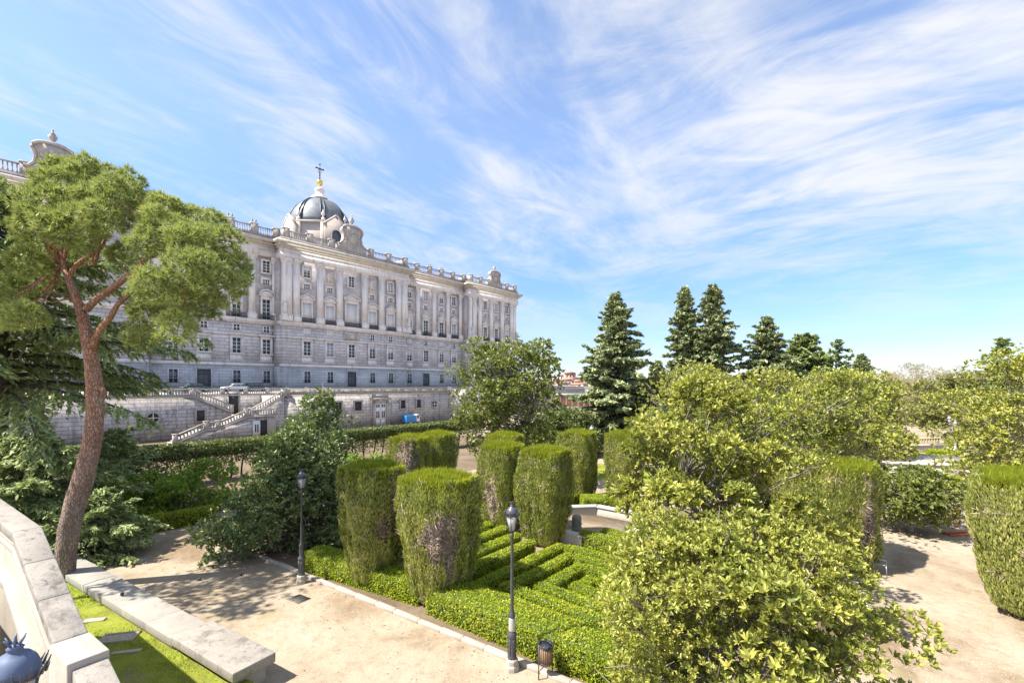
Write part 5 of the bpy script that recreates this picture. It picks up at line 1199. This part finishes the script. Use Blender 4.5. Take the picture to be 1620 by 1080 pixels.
# ---------------------------------------------------------------- broadleaf trees
def limb(rg, p, d, L, n=6, droop=0.0, wig=.18):
    pts = [np.array(p, float)]; d = _n(np.array(d, float))
    for i in range(n):
        d = _n(d + rg.normal(0, wig, 3) + np.array([0, 0, -droop])); pts.append(pts[-1] + d*L/n)
    return np.array(pts)
def broadleaf(name, label, cat, x, y, H, R, base=.6, seed=1, leaf='magnolia', bark='barkpale', nclump=70, ros=42, nleaf=7, ll=.17, lw=.065, shape='round', clump=.95, trunk=.16, grp=None, fill=.25, low=.0, sq=(1, 1), z0=0.0, upb=.55):
    rg = np.random.RandomState(seed); t = thing(name, label, cat, (x, y, z0), 0, grp)
    # clump centres spread through the crown volume, denser towards its skin
    C = []; tries = 0
    while len(C) < nclump and tries < 20000:
        tries += 1
        u = rg.uniform(0, 1); z = base + (H - base)*u
        if shape == 'round': pr = math.sqrt(max(0, 1 - ((u - .45)/.58)**2))
        elif shape == 'cone': pr = (1 - u)**.7*1.0 + .05
        elif shape == 'skirt': pr = (1 - u**1.2)*.9 + .12 if u > .12 else .92
        else: pr = math.sqrt(max(0, 1 - ((u - .62)/.62)**2))
        a = rg.uniform(0, 2*PI); q = rg.uniform(0, 1)**.42
        r = R*pr*q*(1 + .18*math.sin(3*a + seed) + .12*math.sin(5*a - seed*2))
        p = np.array([r*math.cos(a)*sq[0], r*math.sin(a)*sq[1], z])
        if all(np.linalg.norm(p - c) > clump*.62 for c in C): C.append(p)
    C = np.array(C)
    # wood
    g = Geo(); th = H*.62; tr = limb(rg, (0, 0, -.1), (rg.normal(0, .08), rg.normal(0, .08), 1), th, 8, 0, .07); g.tube(tr, np.linspace(trunk, trunk*.3, 9), 8, 0, .08, seed)
    for c in C:
        k = int(np.clip((c[2]*.72/H)/.62*8, 1, 8)); s = tr[k]; mid = (s + c)/2 + np.array([0, 0, -.12*np.linalg.norm(c - s)]) + rg.normal(0, .22, 3)
        g.tube([s, (s + mid)/2 + rg.normal(0, .12, 3), mid, (mid + c)/2 + rg.normal(0, .14, 3), c, c + _n(c - mid)*clump*.5], [trunk*.24, trunk*.19, trunk*.15, trunk*.11, trunk*.07, .005], 5)
        for _ in range(3):
            e = c + rg.normal(0, clump*.45, 3); g.tube([mid*.3 + c*.7, (c + e)/2 + rg.normal(0, .06, 3), e], [.022, .014, .005], 4)
    g.build('trunk', MT[bark], t, True)
    # leaf rosettes on each clump
    n = int(len(C)*ros); ci = rg.randint(0, len(C), n)
    sc = rg.uniform(.6, 1.15, len(C))
    dv = _n(rg.normal(size=(n, 3)) + np.array([0, 0, .25])); rad = clump*sc[ci]*(rg.uniform(fill, 1, n)**.6)
    P = C[ci] + dv*rad[:, None]*np.array([1.08, 1.08, .72]); P[:, 2] = np.maximum(P[:, 2], .12 + low)
    hub = np.array([0, 0, H*.4]); out = _n(P - hub)
    A = _n(dv*.6 + out*.5 + np.array([0, 0, upb]) + rg.normal(0, .35, (n, 3)))
    T1 = _n(np.cross(A, rg.normal(size=(n, 3)))); T2 = np.cross(A, T1)
    az = (np.arange(nleaf)*2.4)[None, :] + rg.uniform(0, 6.28, (n, 1)) + rg.normal(0, .2, (n, nleaf)); el = rg.uniform(.25, 1.15, (n, nleaf))
    D = A[:, None]*np.cos(el)[..., None] + (T1[:, None]*np.cos(az)[..., None] + T2[:, None]*np.sin(az)[..., None])*np.sin(el)[..., None]
    D = D.reshape(-1, 3); PP = np.repeat(P, nleaf, 0) + D*.015; Nn = np.repeat(A, nleaf, 0) + rg.normal(0, .25, (n*nleaf, 3))
    s = rg.uniform(.55, 1.2, n*nleaf)*np.repeat(rg.uniform(.7, 1.2, len(C))[ci], nleaf)
    if ll*FPX/max(y, 1) > 5.5: geo = Geo().leaves(PP, D, Nn, ll*s, lw*s, .22)
    else: geo = Geo().quads(PP + D*(ll*s*.5)[:, None], D, Nn, ll*s, lw*1.1*s)
    geo.build('crown', MT[leaf], t, recalc=False)
    return t
mg = 'broadleaf trees of the garden'
# foreground right: low spreading magnolia, then the taller ones behind it
broadleaf('magnolia_tree', 'low spreading magnolia filling the bottom right foreground', 'magnolia', 4.15, 9.4, 4.7, 2.65, .3, 21, nclump=112, ros=84, nleaf=8, ll=.12, lw=.047, shape='round', clump=.62, trunk=.1, sq=(1.06, .9), bark='bark')
broadleaf('magnolia_tree', 'tall open magnolia with visible trunk in the middle of the garden', 'magnolia', X_at(1132, 17.0), 17.0, 7.4, 3.4, .3, 22, nclump=120, ros=52, nleaf=8, ll=.19, lw=.075, shape='round', clump=.70, trunk=.15, bark='bark')
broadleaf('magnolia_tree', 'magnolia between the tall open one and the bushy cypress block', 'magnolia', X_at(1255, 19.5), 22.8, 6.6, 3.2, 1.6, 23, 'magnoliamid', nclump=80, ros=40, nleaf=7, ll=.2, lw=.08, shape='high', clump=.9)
broadleaf('magnolia_tree', 'broad magnolia behind the bushy cypress block at the right', 'magnolia', X_at(1312, 30.0), 30.0, 8.2, 3.5, 1.0, 24, nclump=90, ros=60, nleaf=7, ll=.2, lw=.085, clump=.92)
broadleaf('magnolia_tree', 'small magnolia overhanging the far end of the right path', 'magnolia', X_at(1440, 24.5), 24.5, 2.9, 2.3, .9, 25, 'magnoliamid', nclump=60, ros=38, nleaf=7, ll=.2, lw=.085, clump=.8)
broadleaf('magnolia_tree', 'magnolia at the right edge above the massive cypress', 'magnolia', X_at(1612, 27), 27, 9.3, 3.4, 1.6, 26, nclump=85, ros=38, nleaf=7, ll=.22, lw=.09, clump=1.0)
broadleaf('magnolia_tree', 'dark glossy magnolia spreading to the ground behind the farther lamp', 'magnolia', X_at(465, 22.5), 22.5, 5.4, 3.3, .2, 27, 'magnoliadark', 'bark', 120, 40, 7, .2, .085, 'skirt', .85, .15)
broadleaf('magnolia_tree', 'thin upper magnolia rising behind the dark spreading one', 'magnolia', X_at(505, 25.5), 25.5, 7.0, 2.4, 1.5, 28, 'magnoliadark', 'barkpale', 62, 30, 7, .2, .085, 'cone', .8, .12)
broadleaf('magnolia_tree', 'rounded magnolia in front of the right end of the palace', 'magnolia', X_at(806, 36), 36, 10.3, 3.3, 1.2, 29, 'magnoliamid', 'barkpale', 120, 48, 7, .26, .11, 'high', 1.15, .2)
broadleaf('magnolia_tree', 'magnolia left of the twin conifers behind the tall open one', 'magnolia', X_at(1095, 38), 38, 8.6, 4.0, 1.2, 30, nclump=80, ros=34, nleaf=7, ll=.26, lw=.11, clump=1.15)
broadleaf('magnolia_tree', 'magnolia beside the pale pool wall at the far right', 'magnolia', X_at(1592, 37), 37, 6.8, 2.9, .8, 31, nclump=70, ros=34, nleaf=7, ll=.26, lw=.11, clump=1.1)
broadleaf('magnolia_tree', 'broad magnolia under the low conifers right of centre', 'magnolia', X_at(1215, 40), 40, 8.4, 4.6, .8, 32, nclump=90, ros=34, nleaf=7, ll=.28, lw=.12, clump=1.25)
broadleaf('magnolia_tree', 'magnolia left of the far white path opening', 'magnolia', X_at(1372, 42), 42, 8.3, 2.8, .8, 33, nclump=80, ros=34, nleaf=7, ll=.28, lw=.12, clump=1.2)
# middle and far trees
far = [('broadleaf_tree', 'olive coloured tree right of the far white path', 1522, 56, 8.6, 3.4, 'olive'), ('broadleaf_tree', 'olive coloured tree at the right frame edge beyond the magnolia', 1590, 60, 9.6, 4.6, 'olive'),
       ('broadleaf_tree', 'dark rounded tree left of the tall first fir', 893, 50, 4.6, 3.2, 'hedge'), ('broadleaf_tree', 'round pale topped tree just right of the tall first fir', 1033, 55, 8.6, 3.2, 'olive'),
       ('broadleaf_tree', 'low dark tree below the twin conifers', 1062, 46, 4.8, 3.6, 'hedge'), ('broadleaf_tree', 'low olive tree before the far conifer group', 1300, 56, 8.0, 4.6, 'olive'),
       ('budding_tree', 'tan leafless tree above the far path, the broader one', 1452, 85, 10.6, 5.4, 'tan'), ('budding_tree', 'tan leafless tree beside the broader one, farther right', 1505, 95, 10.2, 5.0, 'tan'), ('budding_tree', 'tan leafless tree at the left of the tan group', 1408, 100, 9.6, 5.0, 'tan'),
       ('broadleaf_tree', 'dim olive tree behind the tan trees at the far right', 1560, 90, 9.0, 5.5, 'olive'), ('broadleaf_tree', 'dim olive tree far behind the white path', 1440, 92, 7.6, 4.6, 'olive')]
for i, (nm, lab, px, Y, H, R, lf) in enumerate(far):
    broadleaf(nm, lab, 'tree', X_at(px, Y), Y, H, R, .6, 50 + i, lf, 'barkpale' if lf == 'tan' else 'bark', 46, 60 if lf != 'tan' else 46, 7, .34 if lf != 'tan' else .42, .15 if lf != 'tan' else .05, 'round', 1.45, .16)
# wooded belt far off
def far_wood():
    rg = np.random.RandomState(6); g = Geo(); N = 26000
    cx = rg.uniform(-60, 330, 240); cy = rg.uniform(150, 330, 240); r = rg.uniform(4, 7, 240); i = rg.randint(0, 240, N)
    keep = ~((cx[i]/cy[i] > .05) & (cx[i]/cy[i] < .17)); dv = _n(rg.normal(size=(N, 3)))
    P = np.column_stack([cx[i], cy[i], r[i]*.72])+ dv*(r[i]*rg.uniform(.6, 1, N))[:, None]; P[:, 2] = np.abs(P[:, 2]) 
    P = P[keep]; n = len(P); g.quads(P, rg.normal(size=(n, 3)), dv[keep] + rg.normal(0, .5, (n, 3)), 1.3, .8)
    tag(g.build('woodland', MT['olive'], recalc=False), 'far belt of park trees closing the garden before the hills', 'woodland', kind='stuff')
far_wood()
# shrubs at the left end of the path
for i, (px, py, H, R, lab) in enumerate(((165, 838, 2.2, 1.6, 'fresh green shrub behind the pine trunk'), (215, 826, 2.5, 1.8, 'fresh green shrub left of the low dark hedge'), (272, 815, 2.6, 1.8, 'fresh green shrub in the middle behind the low dark hedge'), (325, 805, 2.7, 1.7, 'fresh green shrub next to the dark magnolia'), (605, 778, 2.4, 1.5, 'bright shrub left of the dead fronted cypress'), (560, 770, 2.2, 1.6, 'bright shrub under the thin upper magnolia'))):
    x, y = G0(px, py); broadleaf('shrub', lab, 'shrub', x, y, H, R, .15, 70 + i, 'shrub', 'bark', 34, 46, 6, .15, .07, 'round', .62, .05, 'fresh green shrubs', .3)

# ---------------------------------------------------------------- conifers
def conifer(name, label, x, y, H, R, seed, leaf='fir', base=.8, nb=150, tw=26, blade=(.34, .12), droop=.05, bark='barkdark', up=.12, prof=.8, trunk=None, grp=None, lean=(0, 0), twl=.9, bl=9, gap=.0, az=None, top=.06, hang=.12):
    rg = np.random.RandomState(seed); t = thing(name, label, 'conifer', (x, y, 0), 0, grp)
    tr = trunk or H*.018 + .06
    g = Geo(); ln = np.array([[lean[0]*(q**1.6), lean[1]*(q**1.6), H*q] for q in np.linspace(0, 1, 9)]); ln[:, :2] += np.cumsum(rg.normal(0, .05, (9, 2)), 0)*.5
    g.tube(ln, np.linspace(tr, .02, 9), 8, 0, .08, seed)
    PP = []; DD = []; NNs = []
    for i in range(nb):
        u = (i + rg.uniform(0, 1))/nb; u = u**1.05; h = base + (H - base)*u
        L = R*((1 - u)**prof + top)*rg.uniform(.55, 1.15)*(1 + .14*math.sin(u*23 + seed*2) + .12*math.sin(u*9 + i*2.399 + seed))
        if rg.uniform() < gap: continue
        a = i*2.399 + rg.normal(0, .3) if az is None else rg.uniform(*az)
        q = np.interp(h/H, np.linspace(0, 1, 9), np.arange(9)); k = int(min(7, q)); s = ln[k] + (ln[k+1] - ln[k])*(q - k)
        d = np.array([math.cos(a), math.sin(a), up + .5*u]); bp = limb(rg, s, d, L, 7, droop, .07)
        g.tube(bp, np.linspace(tr*.3*(1 - u*.6) + .012, .008, 8), 4)
        T = _n(np.gradient(bp, axis=0)); m = max(4, int(tw*(L/R)**.8)); f = rg.uniform(.05, 1, m)**.85; ii = f*7; k0 = np.minimum(6, ii.astype(int)); w = (ii - k0)[:, None]
        B = bp[k0]*(1 - w) + bp[k0 + 1]*w; tt = T[k0]; side = _n(np.cross(tt, (0, 0, 1))); sg = rg.choice([-1, 1], m)[:, None]
        td = _n(side*sg*rg.uniform(.35, 1, (m, 1)) + tt*rg.uniform(.4, 1, (m, 1)) + np.array([0, 0, 1])*(rg.normal(-hang - droop*1.2, .16, (m, 1))))
        tl = twl*(L/R)**.45*(1.1 - .65*f)*rg.uniform(.6, 1.1, m)
        v = rg.uniform(0, 1, (m, bl)); sag = -droop*1.6*v**2*tl[:, None]
        P = B[:, None] + td[:, None]*(v*tl[:, None])[..., None]; P[..., 2] += sag; P += rg.normal(0, .035, P.shape)
        D = td[:, None] + rg.normal(0, .45, (m, bl, 3)); PP.append(P.reshape(-1, 3)); DD.append(D.reshape(-1, 3))
    g.build('trunk', MT[bark], t, True)
    P = np.vstack(PP); D = np.vstack(DD); n = len(P); s = rg.uniform(.65, 1.25, n)
    Nn = np.array([0, 0, 1.0]) + rg.normal(0, .45, (n, 3))
    Geo().quads(P, D, Nn, blade[0]*s, blade[1]*s).build('crown', MT[leaf], t, recalc=False)
    return t
cg = 'tall dark conifers of the park'
def con_at(px, top, Y, R, seed, label, **k): return conifer(k.pop('name', 'fir_tree'), label, X_at(px, Y), Y, Z_at(top, Y), R, seed, **{**dict(leaf='fir', nb=240, tw=44, blade=(.66, .27), twl=1.5, bl=9, grp=cg), **k})
con_at(972, 466, 55, 5.6, 1, 'tall broad fir standing alone right of the palace')
con_at(1085, 455, 66, 5.0, 2, 'left one of the twin tall conifers')
con_at(1128, 453, 64, 6.2, 3, 'right one of the twin tall conifers, slightly broader')
con_at(1214, 502, 64, 6.2, 4, 'shorter pyramidal conifer right of the twins')
con_at(1272, 532, 70, 5.6, 5, 'blunt pale conifer right of the shorter pyramidal one', prof=.5, leaf='cedar')
con_at(1322, 538, 66, 4.6, 6, 'open cedar with level branches right of the blunt conifer', name='cedar_tree', leaf='cedar', nb=60, tw=26, gap=.2, up=.25, prof=.6, droop=.02)
con_at(1362, 562, 60, 2.6, 7, 'small conifer tip at the right end of the conifer group')
con_at(1590, 536, 50, 2.8, 8, 'blue grey cedar top at the right edge of the picture', name='cedar_tree', leaf='cedar', nb=70, gap=.15, up=.2)
con_at(1040, 572, 62, 2.6, 9, 'small conifer between the tall fir and the twins')
# the big cedar at the left edge and the young deodars under it
conifer('cedar_tree', 'big dark cedar with drooping boughs behind the pine at the left edge', X_at(0, 25.0), 25.0, 17.5, 8.3, 41, 'cedar', 7.0, 105, 80, (.32, .10), .075, 'barkdark', .16, .42, .42, None, (.6, 0), 1.9, 20, top=.12, hang=.45)
conifer('deodar_tree', 'young deodar with pale layered sprays in front of the big cedar', X_at(48, 21.5), 21.5, 5.2, 4.1, 42, 'cedar', .3, 90, 46, (.24, .08), .07, 'bark', .2, .6, .1, None, (0, 0), 1.3, 20, top=.15, hang=.25)
conifer('deodar_tree', 'young deodar sprawling at the foot of the pine beside the path', X_at(150, 20.6), 20.6, 2.6, 2.6, 43, 'cedar', .2, 60, 40, (.22, .065), .06, 'bark', .15, .7, .07, None, (0, 0), 1.0, 14)
conifer('deodar_tree', 'deodar sapling between the pine trunk and the tall hedge', X_at(185, 27), 27, 5.0, 3.4, 44, 'cedar', .3, 80, 40, (.26, .08), .08, 'bark', .15, .7, .09, None, (0, 0), 1.2, 13)
# ---------------------------------------------------------------- the leaning pine
def pine():
    Y = 17.6; px0, py0 = 101, 918; X0 = X_at(px0, Y)
    t = thing('pine_tree', 'leaning reddish pine with round needle clouds beside the low wall', 'pine', (X0, Y, .2))
    def Q(px, py, dy=0.0): return np.array([X_at(px, Y + dy) - X0, dy, Z_at(py, Y + dy) - .2])
    def R_(wpx): return wpx/2*Y/FPX
    tr = [(99, 925, 40), (101, 905, 37), (105, 870, 36), (110, 835, 37), (119, 795, 38), (131, 760, 37), (141, 720, 34), (147, 690, 32), (151, 650, 31), (150, 620, 31), (148, 595, 27), (144, 565, 25), (139, 540, 23), (133, 510, 20), (126, 485, 17), (118, 465, 15), (110, 445, 13), (103, 428, 11)]
    g = Geo(); P = [Q(a, b) for a, b, w in tr]; g.tube(P, [R_(w)*.76 for a, b, w in tr], 18, 0, .05, 3)
    g.build('trunk', MT['pinebark'], t, True)
    g = Geo()
    def br(pts, w0, w1, n=9): 
        pp = [Q(*p) for p in pts]; g.tube(pp, np.linspace(R_(w0)*.8, R_(w1)*.8, len(pp)), n, 0, .07, len(pp))
    br([(136, 490), (150, 475), (178, 455, -.2), (205, 435, -.4), (232, 408, -.5), (262, 372, -.6)], 15, 7)
    br([(147, 552), (151, 535, -.1), (163, 515, -.2), (176, 500, -.3), (186, 482, -.4), (215, 455, -.9), (260, 440, -1.2)], 15, 5)
    br([(108, 440), (120, 420, .1), (140, 405, .2), (160, 392, .3), (180, 350, .5), (200, 310, .6)], 10, 5)
    br([(104, 430), (98, 405, .1), (96, 380, .3), (100, 330, .5)], 9, 4)
    br([(150, 615), (160, 612, -.3), (166, 622, -.5)], 13, 8); br([(125, 503), (129, 500, -.35)], 9, 6)
    br([(118, 468), (80, 462, -.5), (50, 455, -.9), (20, 470, -1.2)], 4, 1.5, 5); br([(115, 470), (85, 478, .3), (55, 474, .5), (15, 490, .8)], 4, 1.5, 5); br([(112, 450), (75, 440, .8), (40, 420, 1.4)], 4, 1.5, 5)
    br([(205, 435, -.4), (255, 425, -1.2), (305, 440, -1.6), (345, 470, -1.8)], 7, 2, 6); br([(232, 408, -.5), (280, 400, .4), (330, 405, .8)], 6, 2, 6)
    rg = np.random.RandomState(8)
    clouds = []
    for c in [(112, 300, 46, 0), (78, 330, 44, -.9), (150, 285, 40, .6), (190, 312, 40, .2), (70, 372, 44, .6), (48, 415, 30, -.4), (112, 362, 44, -1.2), (228, 330, 36, .9), (262, 332, 32, .1), (300, 348, 34, .8), (235, 385, 26, -1.6), (255, 365, 32, -.8), (165, 345, 32, -1.4), (150, 320, 34, -.6), (285, 365, 30, -.2), (330, 420, 34, -.8), (300, 385, 38, -1.4), (345, 385, 38, -.4), (362, 425, 36, .5), (345, 455, 40, -1.2), (305, 428, 40, -2.2), (318, 480, 34, -.2), (280, 478, 36, .9), (250, 452, 34, -2.3), (240, 500, 34, -.6), (280, 515, 28, -1.5), (215, 475, 24, 1.4), (130, 400, 26, 2.0), (60, 440, 32, 1.4), (15, 455, 32, .4), (-12, 470, 30, -.6), (40, 500, 28, -1.2), (5, 500, 34, .8), (225, 535, 26, .4), (195, 405, 26, 1.2), (95, 268, 24, .4), (135, 262, 20, .2), (205, 285, 22, .6), (335, 350, 22, .3), (385, 440, 16, .2), (180, 300, 26, -1.2), (245, 345, 24, -1.3), (75, 300, 26, .9), (60, 345, 24, -1.4)]:
        clouds.append((Q(c[0], c[1], c[3]), c[2]*Y/FPX))
        e = Q(c[0], c[1] + 12, c[3]*.6)
        s = Q(*min([(150, 420, .2), (205, 435, -.4), (100, 420, .2), (262, 372, -.6), (300, 440, -1.6)], key=lambda p: abs(p[0] - c[0]) + abs(p[1] - c[1]))); g.tube([s, (s + e)/2 + rg.normal(0, .12, 3), e], [.05, .035, .012], 5)
    g.build('bough', MT['pinebark'], t, True)
    PP = []; AX = []
    for c, r in clouds:
        k = int(225*(r/.8)**2); dv = _n(rg.normal(size=(k, 3)) + np.array([0, 0, .18])); rr = r*.80*rg.uniform(.62, 1.06, k)**.5*(1 + .16*np.sin(5*dv[:, 0] + 3*dv[:, 2] + r*9) + .12*np.sin(9*dv[:, 1] + 4))
        PP.append(c + dv*rr[:, None]*np.array([1.06, 1.06, .86])); AX.append(_n(dv + np.array([0, 0, .55]) + rg.normal(0, .3, (k, 3))))
    P = np.vstack(PP); A = np.vstack(AX); n = len(P); nn = 15
    D = A[:, None]*rg.uniform(.35, 1.1, (n, nn, 1)) + rg.normal(0, .52, (n, nn, 3)); L = rg.uniform(.14, .27, (n, nn))
    Geo().blades(np.repeat(P, nn, 0), D.reshape(-1, 3), L.ravel(), .034, rg).build('crown', MT['pineneedle'], t, recalc=False)
pine()

# the neighbour tree just outside the left edge, whose shade dapples the path and the low wall
broadleaf('broadleaf_tree', 'leafy tree standing just outside the left edge beside the stairs', 'tree', -20.2, 14.6, 16.2, 2.5, 11.8, 91, 'shrub', 'bark', 40, 26, 7, .2, .09, 'round', .9, .16)

def gravel():
    rg = np.random.RandomState(17); P = []
    for _ in range(5200):
        x, y = G0(rg.uniform(120, 900), 860 + 225*rg.uniform(0, 1)**.8); 
        if float(np.dot(np.array([x, y]) - np.array(K0), kperp)) > -.15: continue
        P.append((x, y))
    for _ in range(1600):
        x, y = G0(rg.uniform(1400, 1620), rg.uniform(860, 1079)); P.append((x, y))
    P = np.array(P); n = len(P); s = rg.uniform(.006, .02, n)
    off = np.array([(1, 0, 0), (0, 1, 0), (-1, 0, 0), (0, -1, 0), (0, 0, .8)])
    V = np.column_stack([P, np.full(n, .004)])[:, None] + off[None]*s[:, None, None]*rg.uniform(.7, 1.4, (n, 1, 3)); b = np.arange(n)[:, None]*5
    F = np.vstack([b + np.array(f) for f in ((0, 1, 4), (1, 2, 4), (2, 3, 4), (3, 0, 4))])
    tag(Geo().add(V.reshape(-1, 3), F).build('gravel', MT['kerb'], recalc=False), 'small loose stones scattered over the sandy paths', 'gravel', kind='stuff')
gravel()
